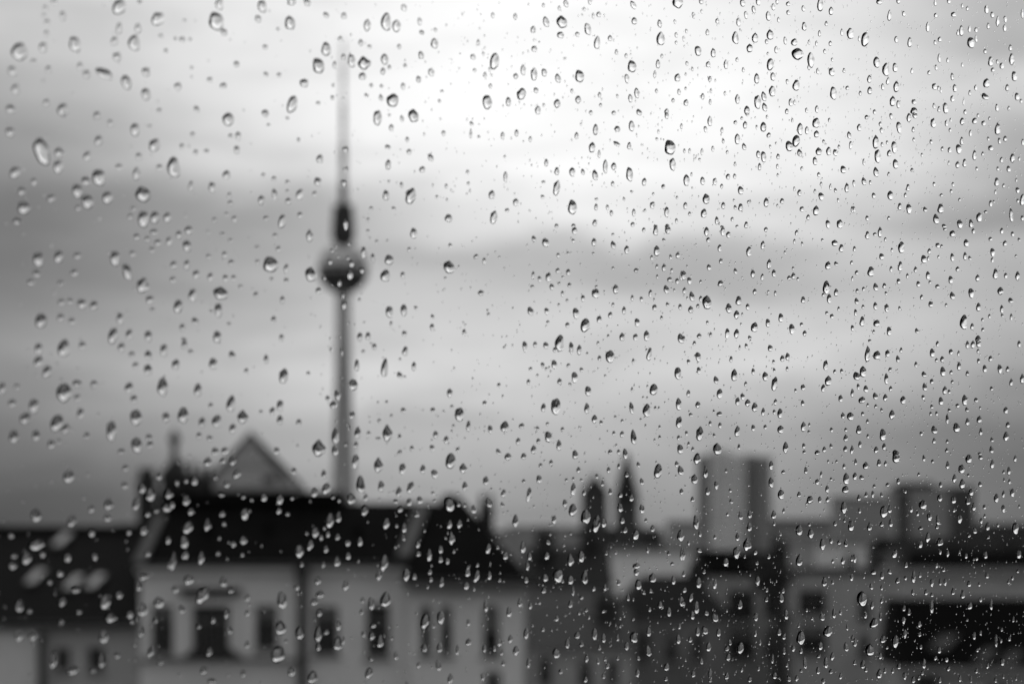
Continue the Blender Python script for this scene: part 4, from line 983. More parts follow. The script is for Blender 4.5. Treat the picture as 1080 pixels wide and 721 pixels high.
SMALL = [
(52768,12073,311,377,-1),(48722,8049,310,323,-2),(59284,18869,328,452,1),(36430,9985,173,330,4),(39558,8588,192,347,5),(39306,5274,190,345,0),(62202,14412,329,483,4),(57705,13753,376,365,6),(47879,7362,274,341,2),(61769,6821,273,569,-2),(30392,12601,201,205,5),(30263,5342,200,204,4),(30535,339,202,206,-2),(37992,-1416,255,238,-1),(52405,4663,277,398,4),(52426,4065,262,421,-10),
(45681,-49,231,363,1),(42344,-3595,196,367,1),(60847,18085,376,399,4),(58062,15896,353,385,-15),(48573,12689,280,339,-4),(38535,2755,210,291,0),(47826,5332,274,336,-10),(53686,11546,334,347,5),(53258,2876,331,345,1),(63292,3161,407,385,2),(49145,12146,225,426,2),(55011,5737,263,458,8),(48101,-351,262,354,0),(33817,7514,197,244,1),(37798,1527,223,262,2),(33353,-1753,194,242,5),
(63595,10762,352,436,-1),(38653,827,186,317,-1),(41994,-285,181,375,1),(34436,2623,218,222,5),(45926,1599,177,451,-15),(37920,-1004,218,263,-2),(35974,9783,211,244,3),(53302,16418,315,345,15),(62244,17270,384,384,10),(37992,11168,206,273,3),(61516,6178,381,383,-3),(51222,-1057,299,335,12),(50587,-1272,295,332,12),(46635,16404,251,330,4),(56864,15535,327,379,5),(42739,9893,304,232,-5),
(33511,7753,167,266,-1),(39061,7901,201,293,-2),(38625,4375,198,291,4),(40853,1596,213,302,-1),(34810,-1903,175,273,0),(62577,3965,330,447,-2),(58253,14417,320,404,2),(59065,14716,327,408,-4),(47766,1786,216,396,-5),(58197,536,320,404,2),(53229,-2046,251,425,5),(54080,-2389,289,383,15),(64780,1487,432,349,-4),(51080,6233,222,436,-12),(50467,343,279,343,-5),(46609,9483,293,275,1),
(42193,2163,260,256,2),(56762,17457,343,349,-1),(36603,3582,198,257,5),(36054,1367,194,254,2),(48668,-2814,236,367,0),(55988,7411,303,381,-3),(60622,2359,339,404,-3),(33232,12652,220,193,6),(30703,11539,203,183,-5),(28899,7158,191,176,-1),(30021,7266,199,180,4),(29611,6047,196,178,-1),(30607,4331,203,183,-1),(31016,745,205,184,-3),(29588,-734,196,178,-2),(37787,-1618,253,212,-2),
(33638,940,212,205,-2),(48397,4916,264,322,4),(30192,12785,174,204,2),(39517,13758,235,245,-1),(35193,11506,206,226,-1),(31835,3984,184,211,3),(33435,5543,194,218,-2),(34994,5343,205,225,-4),(33141,-1197,193,217,0),(33649,9937,157,267,-1),(40460,11273,197,300,1),(50293,13568,262,348,-3),(38908,9355,170,318,3),(69130,15695,328,459,-2),(60498,1337,320,415,12),(45118,-2052,213,339,-5),
(57294,1764,347,340,4),(38479,4084,222,240,-2),(29941,5967,188,180,0),(32949,8359,164,240,-4),(51414,9625,285,325,0),(52513,6832,294,330,2),(34748,2654,220,199,-2),(41089,5788,214,277,-10),(32914,152,164,240,2),(31993,-1118,159,235,-4),(38636,-2321,198,266,6),(34317,-3765,284,149,-4),(45393,-3257,243,297,4),(53317,-1234,252,391,2),(45694,14767,231,309,1),(44428,10767,223,303,4),
(50953,6828,267,334,-3),(53134,2202,282,344,6),(48722,13271,237,340,-1),(48702,11821,236,340,1),(34280,7474,172,236,0),(61939,9761,365,359,-5),(59691,5768,349,350,-2),(66695,4357,381,364,4),(63205,14344,313,423,0),(42800,-4017,186,327,-10),(47095,13901,269,277,-4),(35151,11111,188,226,4),(47726,11819,273,280,-2),(33090,7719,176,217,2),(42781,4614,238,259,0),(34810,1726,186,224,5),
(39862,-2651,219,246,2),(51030,-3424,221,391,3),(36826,7902,158,282,-4),(29252,12575,169,177,-1),(29191,11690,168,177,-2),(35867,14894,210,204,15),(37549,15621,251,186,-2),(34732,14350,203,199,6),(36107,12262,241,180,-5),(31993,10578,185,188,-1),(28821,9564,166,175,-1),(30107,7723,174,180,2),(28728,6917,190,152,-2),(29635,6460,171,179,1),(33257,8560,193,193,2),(33776,6219,197,195,4),
(30107,3942,174,180,-1),(32339,2762,187,190,-2),(30535,974,176,182,3),(31551,1626,183,186,0),(47692,6250,187,390,6),(48350,4366,220,344,2),(59390,44,294,398,12),(60872,699,305,405,-4),(45810,-2728,204,331,-4),(68452,17322,346,393,5),(55163,13707,281,354,-2),(46733,8413,224,314,1),(47168,3160,226,316,3),(44315,1309,208,303,12),(42386,-3072,196,294,2),(53649,2449,222,416,1),(63318,16533,313,404,2),
(66078,16093,320,408,3),(45759,6192,203,326,3),(56026,17244,304,334,-10),(39420,6113,191,259,-3),(52477,3180,278,318,6),(54319,5094,291,326,-15),(62261,6797,347,359,-2),(39420,116,191,259,-2),(42072,14215,220,256,1),(56428,14267,323,318,2),(45991,7303,247,273,2),(36349,3820,184,231,-4),(47846,2879,260,281,20),(32964,-521,164,216,-3),(44190,-1841,153,387,1),(30631,-297,161,192,6),
(65735,128,397,325,6),(69968,18431,309,434,6),(56436,13244,256,395,8),(50516,14671,241,332,12),(32464,8564,204,166,1),(50286,4451,202,387,15),(44190,1986,208,291,5),(49063,734,239,314,10),(52499,2477,262,330,5),(35362,-3582,156,251,0),(65789,12370,358,351,-1),(49592,8248,257,294,10),(46970,5688,239,282,-4),(63465,15086,295,411,8),(55163,3856,248,377,-8),(57523,3372,264,388,3),
(70131,17805,330,395,5),(51864,10943,242,338,1),(53575,11051,254,346,0),(67171,5399,323,391,4),(32265,-216,171,189,1),(45093,13710,227,269,6),(47128,14701,240,278,-4),(46296,13589,235,274,2),(55223,8260,298,313,0),(59065,11665,309,348,-3),(54754,7973,278,328,-1),(67558,9400,344,365,5),(38132,2067,171,254,5),(41754,2287,193,270,-1),(47646,-1090,230,296,-1),(44978,11378,185,322,2),
(70613,13159,248,515,-1),(69939,12524,247,513,10),(39129,3810,202,228,-2),(43506,3634,177,315,-2),(61181,6005,361,320,15),(67401,3222,363,339,3),(42465,-1106,171,305,-8),(63119,15984,313,373,-2),(38851,7001,163,267,-3),(57839,7470,283,354,-2),(36134,5292,148,254,4),(43364,1803,189,288,3),(44284,-97,167,335,-18),(56801,2163,276,349,10),(34706,12856,203,175,4),(32638,10346,189,167,5),
(31380,10233,182,162,5),(31919,8387,185,164,4),(32315,2955,187,166,4),(31894,4897,185,164,-3),(30392,2939,175,158,6),(32265,854,187,166,3),(28156,268,162,150,-3),(29075,-229,167,153,-5),(31575,2098,183,163,-1),(45074,2744,275,215,4),(31307,-2967,181,162,5),(60847,4570,394,282,-2),(32588,8285,173,181,0),(50741,1192,250,299,15),(66988,2842,342,352,-1),(67034,2287,342,352,2),(53612,-2816,270,311,6),
(29424,14397,195,132,1),(41683,14670,218,228,25),(55758,16857,318,286,5),(31113,11376,154,185,5),(34774,7476,175,200,-4),(33369,6019,167,194,-2),(31453,2544,208,139,-5),(36495,2700,185,207,-3),(33040,1121,165,192,-1),(34654,884,174,199,-3),(38987,-300,201,217,5),(35484,-1470,179,202,-2),(37981,-1941,194,213,4),(34915,-2370,176,200,-2),(55719,9956,252,356,-2),(68988,10216,307,393,1),
(48027,6209,203,320,2),(41047,517,163,287,-3),(53302,6274,268,304,3),(56003,4700,287,316,4),(43148,648,201,260,-2),(46557,14799,237,259,6),(62989,12587,350,322,5),(37953,7360,182,223,-4),(56513,5771,307,301,10),(41802,-3070,206,239,6),(56103,15873,271,334,5),(65538,11969,319,363,-3),(68022,12257,325,366,-4),(51364,10276,239,313,3),(42769,636,186,274,-4),(50007,2960,200,346,6),
(66832,14682,342,339,-4),(46120,2997,220,268,-4),(58783,412,307,322,20),(43462,-828,203,256,-3),(57271,3989,347,268,3),(47234,16075,255,240,-5),(43413,-1226,229,224,-15),(65377,15468,299,376,3),(39891,8453,157,272,6),(53024,8250,234,332,4),(57247,4531,262,351,3),(45553,-1766,188,298,-1),(62389,-4581,292,372,-2),(63274,13737,313,348,2),(64014,12201,315,349,-3),(52644,8918,247,307,-3),
(69624,4125,329,355,5),(54596,-557,261,316,-2),(43063,-3140,148,328,-1),(43506,-2936,190,267,-3),(53782,-3374,255,312,-4),(41047,16002,201,225,3),(55627,14734,301,285,5),(42054,11649,207,229,2),(45393,10628,229,243,-10),(39718,6154,193,220,2),(36565,991,174,207,0),(41635,1362,205,228,2),(29894,6499,157,156,0),(34941,-1250,187,176,5),(48675,4035,236,268,-4),(46341,2075,221,258,3),
(52550,-261,168,433,-4),(52354,15406,245,300,3),(56669,18081,275,319,4),(60291,11308,300,335,4),(49785,1222,229,289,15),(40735,-3259,174,250,-4),(53857,14153,223,347,2),(68705,18169,306,367,4),(41415,5357,165,268,4),(65915,6394,300,363,3),(38976,78,213,186,1),(58742,1593,342,274,25),(47980,14137,246,243,-2),(51914,10351,274,258,5),(53871,-4273,191,394,4),(29214,13822,143,154,-1),
(28821,12725,166,129,2),(33369,13956,194,146,3),(35141,13521,205,152,2),(33828,12094,169,172,6),(50376,17495,316,207,-40),(64295,15775,420,248,4),(36891,9841,188,183,-4),(55322,11989,282,284,1),(66896,11907,342,313,0),(29611,6961,171,132,0),(31771,5191,184,140,4),(28330,4157,163,128,-4),(42647,3199,198,232,-3),(46524,4315,180,302,2),(32613,1882,162,167,0),(28247,-269,163,127,5),
(38204,-101,172,214,2),(43710,1109,205,236,-20),(30583,-3347,177,136,3),(35494,-2785,156,203,2),(34368,-2071,150,198,-2),(46589,-1015,223,248,4),(52528,-1826,215,330,4),(59487,-1260,259,362,4),(55125,7144,248,318,-4),(44725,-2969,184,272,4),(47512,-3095,200,285,0),(55277,-2002,216,366,6),(64268,-1119,221,462,-3),(59880,16604,297,315,-5),(56568,11709,274,301,1),(51850,8401,242,281,4),
(41237,1296,177,236,-4),(44896,1609,198,252,-15),(46655,-322,209,259,-2),(59569,-4092,225,411,2),(50083,15080,216,290,3),(54020,16455,241,307,4),(53701,10457,238,306,4),(44366,3566,181,266,12),(38524,13957,167,215,2),(38851,15429,169,216,3),(41635,15680,185,228,-1),(32663,-3204,217,119,6),(42235,3339,209,209,2),(56451,15310,240,336,6),(55170,15052,232,330,4),(61474,7956,272,358,-3),
(58421,4120,252,345,3),(51045,-2807,206,312,-2),(54679,7128,212,351,-12),(36392,6429,161,196,2),(63076,4708,294,335,-3),(44959,-327,212,231,4),(40577,12372,198,198,6),(41731,11258,205,202,10),(34743,8137,163,175,5),(33065,7313,154,169,-1),(33904,3048,159,172,-2),(40882,5063,200,199,1),(37082,2137,177,184,4),(47082,11771,212,250,-3),(36690,7012,151,207,5),(39118,8229,165,217,1),
(50537,7239,234,264,-3),(49875,6729,229,261,-3),(55125,7784,264,283,0),(64842,10435,317,311,-3),(46963,820,211,250,-5),(60581,1979,303,305,-4),(37937,-2922,158,213,-2),(59553,6303,225,392,-5),(66988,19077,263,378,4),(62219,13341,274,347,0),(31796,7917,158,150,-2),(34967,7934,187,152,-1),(56708,9616,225,349,-2),(34255,2984,183,149,4),(35030,44,176,162,-2),(55742,632,235,321,-1),
(65064,300,260,375,-4),(70391,-331,289,356,-3),(51957,-2170,212,304,4),(51843,-3982,211,304,-4),(57547,-2366,230,353,5),(50495,-656,309,196,4),(65287,-2227,202,477,4),(49488,9652,212,271,8),(50076,9549,216,274,5),(61289,4104,290,321,4),(41563,38,166,238,0),(42423,-119,170,241,-3),(66869,995,302,326,-4),(62577,-3342,293,322,-2),(69291,9601,349,289,-5),(63248,17207,276,341,-4),
(54469,10541,227,309,-3),(57958,17368,284,283,6),(56895,16043,276,278,-1),(47826,9962,216,242,-2),(48654,9673,222,245,1),(65430,4239,318,299,0),(54619,16150,212,328,3),(63534,10072,257,361,-2),(70613,6354,269,369,6),(52390,-3084,199,318,0),(38851,10561,175,191,5),(59203,13740,310,269,-2),(70016,14690,288,342,2),(57287,7816,245,316,-4),(59741,8650,261,326,0),(59675,9796,261,326,2),
(62774,5985,238,385,3),(29168,14191,143,131,2),(29191,13527,143,131,2),(38215,15357,196,163,3),(34265,12962,172,149,1),(30130,9003,148,134,1),(31722,8919,157,140,-1),(32404,8075,161,142,-1),(31673,356,157,140,2),(29635,-2013,145,132,0),(28696,-1711,140,129,2),(30154,-1763,148,134,5),(29284,-961,144,131,-2),(46101,16079,192,246,6),(50237,14461,217,263,10),(48879,7226,208,257,-3),
(50411,16988,263,219,-5),(68377,16821,407,236,0),(37301,9482,178,170,-1),(37257,3537,178,170,1),(40894,1071,200,183,-3),(46622,6265,223,215,4),(50495,-861,248,230,3),(39460,14733,173,193,1),(40268,14007,177,196,4),(41593,13938,185,202,5),(41012,13660,182,199,-5),(46153,15485,213,219,-15),(29729,11429,171,110,5),(35072,9163,148,176,-2),(36657,5928,157,183,1),(34628,1422,202,126,2),
(69035,1786,266,354,-3),(63222,-296,257,348,-28),(44334,-922,154,271,1),(53280,-2861,204,310,-3),(56142,-1183,221,323,0),(67061,-1806,263,352,10),(49509,12185,227,238,-2),(60473,13240,302,280,-1),(42103,6566,182,209,0),(62244,7937,311,284,-2),(67985,7547,325,288,2),(38608,253,162,195,-3),(51471,15739,209,279,1),(56490,14948,240,300,5),(59716,13802,261,314,4),(69064,13681,287,328,5),
(62432,11213,237,372,5),(65314,7048,280,325,-1),(69253,6659,287,328,2),(56934,1055,243,302,1),(45169,-2884,172,253,-1),(49063,-2961,165,314,5),(45907,-3641,149,299,-4),(67448,-2247,284,326,0),(64842,-4295,240,375,0),(55223,17662,216,313,-1),(64058,18233,258,342,0),(47466,17106,200,241,-1),(63682,5256,295,298,0),(50272,1545,217,252,4),(54095,-1279,177,360,-4),(55414,18332,266,255,10),
(59325,12186,293,270,4),(35787,7084,146,179,-3),(67957,7705,325,281,-5),(39949,5856,169,195,-4),(35494,-1894,145,178,-2),(38215,-2495,160,189,5),(33353,11010,167,136,-1),(38908,11544,188,166,-3),(32255,8356,149,142,4),(63292,3332,369,235,2),(34680,2365,163,151,3),(45713,2775,231,190,4),(39909,-2350,207,159,2),(35046,7506,154,162,-2),(39489,8064,179,178,20),(44003,7727,247,163,3),
(70324,10246,268,342,3),(62921,7696,256,335,0),(34291,3896,150,159,4),(61457,5165,327,259,5),(52166,-1134,197,294,1),(50063,-3242,185,285,-3),(67753,14549,244,366,2),(57310,-1792,211,340,-5),(56181,18503,238,287,-4),(58461,17987,253,297,8),(50854,11825,205,265,-5),(53516,12124,221,276,-3),(68818,11023,286,315,0),(39632,1415,143,219,-5),(47413,1337,185,251,12),(53745,1802,223,277,-4),
(70006,2008,288,316,-4),(32514,-2032,108,190,2),(67263,11235,323,275,-2),(47926,-2846,217,220,3),(62946,19041,219,385,-5),(58501,-4057,166,442,2),(51222,11099,223,244,-20),(55322,11418,249,260,2),(45489,3235,188,222,0),(66513,1682,302,287,2),(65153,1052,299,286,1),(60664,12619,231,342,0),(64014,15495,258,323,5),(56645,7597,224,301,4),(56801,2746,225,302,-4),(47646,-1849,158,285,-2),
(53038,-2305,203,286,6),(56049,-2418,204,322,0),(59284,-3492,241,312,5),(60622,-3569,231,342,1),(61499,-4212,236,346,-1),(33802,10895,158,138,-3),(34931,9593,165,142,3),(33638,5357,157,137,-1),(37181,-1201,178,150,5),(33904,-2236,159,138,2),(51542,17067,209,257,20),(70295,17052,289,303,-2),(44864,12633,171,230,0),(36554,8444,139,182,-3),(38681,7633,138,205,-1),(41000,8040,150,215,-3),
(67985,8905,285,301,-1),(54147,5537,225,267,6),(67355,1646,283,301,12),(65627,928,222,376,15),(38817,-2763,102,267,-4),(38271,4259,160,174,0),(42103,2936,182,188,5),(39271,2950,165,177,3),(55658,4831,268,238,3),(42417,-429,184,189,4),(67540,1989,324,262,3),(66467,11512,301,274,0),(38271,330,148,184,0),(61651,2840,291,272,15),(41432,-921,165,196,-3),(55315,1015,200,307,-2),(68517,723,245,340,-1),
(67540,11977,264,314,15),(66032,5713,261,312,-1),(65807,5303,261,312,-2),(54154,2025,209,279,5),(61862,676,255,309,1),(52965,-1728,202,274,-2),(54259,-2911,210,279,-4),(29121,13976,118,131,-1),(32638,11904,135,143,-5),(36107,14132,183,131,5),(43691,14899,198,183,1),(38834,14230,169,166,2),(50622,14058,242,208,4),(31820,9142,158,117,2),(49667,13408,273,177,-5),(32414,6435,161,119,0),
(36826,7563,158,158,5),(33419,5673,167,122,-4),(32538,951,162,119,-3),(52644,-287,137,388,0),(31771,-2059,131,140,2),(65064,18942,221,362,-2),(56397,10227,189,336,3),(59986,-2375,210,352,2),(61080,-3414,216,357,0),(46642,11987,181,226,2),(66467,9223,282,287,2),(41237,11733,189,164,4),(54356,8778,291,198,15),(60028,10618,334,218,-4),(41018,4021,188,163,5),(33191,1733,144,136,5),
(34524,-212,151,140,-1),(69130,19745,205,394,-1),(41059,6304,176,174,-4),(35468,4923,145,153,-1),(41522,921,178,175,5),(68733,-2197,184,432,3),(55170,4864,199,295,-5),(68799,3060,246,328,-3),(40192,13213,146,196,1),(51864,14210,211,241,0),(60374,10464,265,274,-5),(59839,18732,244,290,2),(59009,13377,239,287,6),(59675,11252,243,289,4),(51742,9103,195,258,-2),(55911,9220,220,274,8),
(66368,9800,262,300,4),(62792,8522,256,297,5),(68022,4708,265,301,4),(45952,-335,163,235,0),(65735,1753,261,299,4),(67706,1444,264,301,5),(59373,-2485,241,288,-5),(37809,10131,145,172,-3),(48688,10291,207,212,-4),(59089,14333,274,251,-3),(46871,8115,196,205,6),(46655,7347,195,205,0),(52965,7816,234,228,-3),(45393,14536,208,178,-2),(46218,14201,213,181,1),(33700,11378,158,123,4),
(36134,9283,154,146,1),(34213,8041,160,125,0),(68452,20090,225,347,6),(45425,12777,174,211,2),(58237,13583,251,260,-1),(50460,6753,203,230,-15),(67171,14191,243,313,4),(38817,7275,114,216,3),(65073,9859,241,312,-3),(45862,-639,148,245,-3),(55758,1061,202,286,4),(48336,-3581,161,255,2),(69386,-4386,246,315,12),(33486,1790,145,127,3),(45630,3715,203,179,2),(56762,6745,275,218,4),
(47559,8630,171,230,10),(49958,7586,185,239,2),(62202,9233,255,284,-1),(51556,-1940,194,246,15),(54717,-3746,213,258,-4),(34899,9811,130,151,-2),(40443,11786,210,130,1),(38355,8228,148,164,2),(47194,5167,198,196,3),(53295,4673,236,218,3),(69035,-3571,144,511,0),(55949,18199,220,257,25),(52746,14632,201,244,1),(66604,16900,262,281,4),(65448,16809,280,261,-2),(61879,16206,273,259,3),
(40971,12691,137,199,2),(49647,12922,310,137,-20),(50188,12917,186,235,-2),(55536,14231,217,255,4),(56181,13302,221,258,1),(52899,8764,218,228,-1),(57626,6505,230,263,5),(38115,-549,123,188,-2),(49875,800,199,217,-2),(44127,-3147,153,211,2),(46524,-1410,180,204,1),(50390,10779,172,252,0),(43339,6478,136,224,2),(66850,6645,243,300,4),(64896,5785,240,299,3),(55163,293,182,295,3),
(62946,1307,238,297,-1),(64648,46,240,299,4),(43506,-2335,137,225,1),(50551,-4128,173,253,-4),(47913,12986,173,220,-4),(67034,15724,263,274,-3),(48181,7849,175,221,-4),(56942,9321,226,255,4),(49993,495,185,228,5),(56973,-4440,226,255,6),(32688,13954,136,120,-4),(32839,13568,136,120,4),(36134,13364,154,131,-2),(36582,13401,157,133,-4),(34941,11477,148,127,-2),(36403,10432,156,132,2),
(36446,8817,156,132,-1),(29565,2766,120,109,-2),(35362,1371,144,133,-3),(34410,9071,128,140,-3),(41575,-246,166,165,1),(32018,14795,159,94,4),(38721,14743,138,165,4),(41713,15360,218,124,1),(57784,15272,197,294,0),(43599,12550,97,289,0),(46133,9565,178,192,5),(51130,8209,161,267,0),(52535,8894,137,330,-3),(46101,8429,136,246,2),(66458,10635,223,313,5),(38031,238,135,163,4),(37356,-536,131,160,-1),
(66577,2483,223,313,0),(44065,-4016,126,238,-4),(47759,-1426,115,308,-1),(54641,-4381,180,281,3),(58598,14402,219,273,-3),(54095,12168,193,255,-5),(54184,10870,193,256,6),(61567,12941,236,284,4),(54319,9956,194,256,-1),(61752,11041,236,284,-1),(67651,7493,244,288,-5),(68349,6620,245,288,-2),(69462,1403,246,289,3),(53082,-4245,187,252,0),(45373,16380,160,200,2),(51864,14096,196,224,3),
(52717,11232,201,227,-3),(67753,15828,264,262,4),(44127,8714,153,195,-4),(51314,7768,193,222,1),(60102,8886,246,254,2),(62176,5336,255,260,6),(69605,5111,267,263,-3),(49351,1725,181,215,-3),(41593,-3570,140,186,-2),(45810,-1072,162,202,2),(55581,17956,201,255,1),(61862,16615,236,278,-4),(34446,1896,139,121,2),(34717,610,141,122,2),(42544,12442,171,158,2),(38919,10969,151,146,-5),
(69367,8921,226,302,0),(42133,4077,169,157,-3),(41337,2901,164,154,5),(44693,2895,211,144,-25),(59430,5496,206,288,-4),(36864,903,164,119,-3),(60456,-529,212,293,-4),(63007,807,219,297,0),(61063,-448,216,295,5),(39834,-3324,156,149,2),(59904,-3881,209,290,-3),(62534,-1076,219,297,-5),(65717,17894,203,325,4),(49357,7399,167,226,-4),(62176,8554,237,272,3),(62835,6896,238,272,6),
(67337,4595,244,275,5),(50741,2080,174,231,2),(51222,557,177,233,-2),(62372,2952,237,272,3),(48296,-4248,161,222,-3),(57192,-2972,211,256,-1),(63787,-3174,201,323,-2),(49351,16278,196,192,-2),(34151,10968,160,100,4),(62517,10343,274,235,0),(44472,16284,155,186,-5),(48858,16965,179,202,-4),(40953,10715,137,173,15),(60069,13797,246,242,-25),(54491,11402,211,222,2),(64339,15620,259,248,15),
(54732,10442,213,223,0),(58405,8507,235,236,3),(49868,3594,184,205,-2),(61668,5567,254,247,-25),(42690,-468,146,179,-3),(39517,-1599,130,168,5),(39477,-1946,130,168,5),(39546,-2597,130,168,4),(44883,-3617,157,187,0),(62389,19444,292,216,2),(35272,7278,149,114,2),(66168,4659,164,389,4),(67199,10743,224,287,5),(68752,3605,225,288,1),(61080,2452,216,283,-4),(68396,-355,225,288,4),
(45984,-1871,135,224,0),(59162,-4354,205,275,-2),(65287,-1359,222,286,-2),(67006,14994,204,313,-2),(56413,4554,173,288,-1),(69796,2831,205,315,1),(70613,20266,185,349,6),(53775,16036,191,231,3),(57059,16985,210,243,-4),(69367,18092,246,263,3),(48743,10801,163,212,-3),(55490,13488,201,237,-1),(61315,14821,235,259,3),(63508,12227,239,260,0),(67929,9988,244,262,0),(40882,3231,124,183,-1),
(53339,5819,188,229,0),(60606,3792,231,256,-1),(62714,5302,238,260,2),(49716,-1196,169,216,-4),(47526,6965,200,164,3),(54304,4405,242,186,1),(63422,15908,220,279,6),(68705,14921,286,223,1),(46179,6274,178,170,-2),(46707,109,181,172,-5),(42012,-797,155,156,-4),(44159,14407,153,174,-3),(52369,9558,199,203,-4),(53812,9270,207,208,-3),(55414,5035,217,214,0),(57365,6426,229,220,3),
(47993,2396,174,188,4),(57507,17358,178,281,5),(48879,12506,135,246,-1),(62929,14086,219,272,6),(40560,6555,110,192,-2),(60332,5174,212,268,2),(67337,7463,224,275,4),(41030,235,112,194,2),(60606,72,213,269,3),(66186,2959,203,300,1),(47082,-2278,140,217,2),(65699,-3830,222,274,4),(63769,-4700,220,273,2),(38439,12992,137,139,6),(40865,14815,149,147,-4),(53450,18084,221,189,20),
(36864,10380,158,109,5),(34680,8707,146,102,-4),(34941,8553,148,103,-2),(35840,8026,124,130,4),(69700,17317,247,250,0),(48181,11867,160,199,0),(58221,12198,217,235,6),(55589,10849,201,226,-3),(66759,14088,243,249,6),(69777,14245,247,250,3),(46361,8325,151,193,4),(57919,9303,215,234,-1),(62219,3417,237,247,0),(67420,-1423,244,249,1),(47946,16202,203,154,-1),(43803,8823,178,141,20),
(35325,-258,133,114,1),(40735,1313,161,131,-4),(41165,12093,151,143,-3),(69910,9286,288,210,3),(40882,2771,175,121,30),(36809,-2731,152,109,2),(62066,-959,310,185,-2),(69082,16481,205,289,1),(60872,14149,197,282,-15),(69939,6184,206,289,-4),(62006,-2131,200,284,0),(56918,18427,192,243,-5),(59106,15206,204,251,-2),(66531,19606,262,223,-1),(69538,19549,226,263,-1),(66467,16491,223,261,0),
(56242,12889,188,240,3),(60788,14491,214,257,0),(54717,12391,213,199,5),(63962,12952,220,260,1),(52673,8418,169,227,0),(65225,8818,260,223,4),(46491,5649,166,171,5),(46315,3269,165,171,2),(52856,5032,170,228,-3),(55926,3988,187,239,4),(65879,6846,261,223,15),(69729,4565,226,263,3),(59634,1981,208,253,-2),(47234,-3959,170,174,0),(52673,-1462,200,192,-3),(53686,-2239,206,196,-1),
(63378,-1265,257,222,20),(64251,-4866,221,260,2),(43897,15372,132,184,5),(48471,17320,155,200,5),(38777,5638,77,216,5),(60955,5396,179,307,2),(60930,3382,179,307,-2),(67725,-3359,184,314,2),(45984,12655,149,181,-1),(47115,8646,155,184,2),(55658,8087,202,214,-5),(58397,5478,218,224,1),(49282,2424,166,192,5),(67753,560,244,236,-5),(44378,14096,154,159,2),(68115,4256,204,275,-4),
(49131,-1342,136,225,6),(48824,-3687,134,224,4),(63708,-2686,201,273,1),(66504,-1693,203,274,0),(51328,15384,131,256,-3),(49406,10671,152,204,6),(68705,12843,225,249,0),(69557,11413,226,249,5),(70420,7668,227,250,0),(52535,1784,168,215,2),(49234,-3852,151,203,-4),(57681,-4574,196,234,0),(63448,-4346,220,248,5),(62432,-3949,219,247,4),(36038,10497,136,106,4),(34889,6201,130,103,1),
(39747,3298,143,128,-1),(49351,3004,196,159,1),(59130,3235,275,178,1),(37016,1357,129,119,0),(33267,-3551,122,98,0),(51993,8733,196,179,3),(43087,2910,148,149,-2),(44146,4367,153,153,-2),(45907,5093,163,159,0),(64851,6244,260,210,0),(43118,1247,148,149,-4),(50076,2288,186,172,-4),(49799,1620,184,171,0),(53354,-158,252,149,-20),(70324,13504,247,223,6),(48892,5989,164,180,2),(46838,2605,153,173,-4),
(42054,-1021,129,156,-4),(44820,-3289,143,166,-2),(48114,-3137,160,177,6),(57428,-3125,212,209,4),(54656,-3452,196,199,0),(66458,17307,203,261,15),(63404,6727,201,260,4),(62646,3542,201,260,4),(58541,2605,184,249,10),(60913,-1118,179,282,2),(52426,14946,168,203,0),(53097,17574,171,205,3),(53745,17102,175,208,-1),(53523,14939,174,207,5),(68799,19934,225,236,4),(63309,18230,220,235,4),
(58349,11646,200,224,-15),(47313,7938,142,185,-1),(52340,8707,167,203,4),(67614,8156,224,236,-1),(61181,8655,216,234,-2),(60581,3401,213,232,4),(49015,1988,150,191,1),(48228,1673,146,188,-4),(52311,2681,167,203,-2),(44535,-3159,128,175,1),(55758,-4529,186,215,-2),(33141,13945,111,97,6),(33623,13992,113,99,-4),(33445,14491,112,98,3),(37937,12773,134,112,-4),(33674,13212,113,99,1),
(39776,14661,143,118,-2),(40501,14155,147,120,-3),(39661,13216,143,117,4),(49509,13897,197,148,5),(62860,16673,182,279,-20),(32339,11436,107,95,-1),(34810,9272,119,102,-4),(34306,6517,116,101,5),(36322,7571,126,107,-4),(53354,6960,220,160,5),(37588,4959,132,111,5),(38665,1310,138,114,5),(60955,-3299,161,307,6),(62449,-2535,163,309,3),(64295,16103,259,197,2),(37246,11630,119,120,4),
(43630,12857,151,140,2),(50341,10390,187,162,0),(57350,11829,229,185,1),(41237,8826,138,133,-2),(42800,9071,146,138,-3),(41486,7094,140,134,4),(47612,8229,172,153,0),(50495,8918,218,140,5),(35957,3783,113,116,-2),(44712,4940,156,144,1),(38451,1399,125,124,5),(56879,-3868,124,326,-5),(68283,15803,245,210,4),(69576,15371,247,210,3),(42121,6880,130,146,3),(53782,10185,191,185,0),
(53046,1530,187,182,5),(56026,-231,204,192,6),(68097,3298,245,210,3),(69576,19889,205,250,4),(69891,18852,206,250,5),(56374,9142,156,253,-5),(55926,5904,170,227,0),(61357,3590,199,247,4),(68686,7017,205,249,1),(53391,394,157,218,2),(59252,1600,170,263,2),(49681,-2962,124,227,5),(68471,-1114,205,249,5),(64005,-2406,183,273,-1),(66896,-4920,184,274,-2),(35829,8441,152,81,-1),
(58421,18600,201,212,-3),(53649,13865,174,196,0),(52477,7873,168,192,3),(56003,8620,187,204,-4),(64533,9507,221,223,-1),(69367,11874,226,223,-5),(38908,2949,102,146,1),(54334,4025,178,198,-3),(66377,7146,223,223,1),(69719,6671,226,223,-2),(50587,2626,158,185,-3),(59122,2221,205,214,-20),(63839,-704,220,223,4),(48641,-1372,148,179,3),(52936,-3114,170,193,-5),(57903,-3546,198,210,-5),
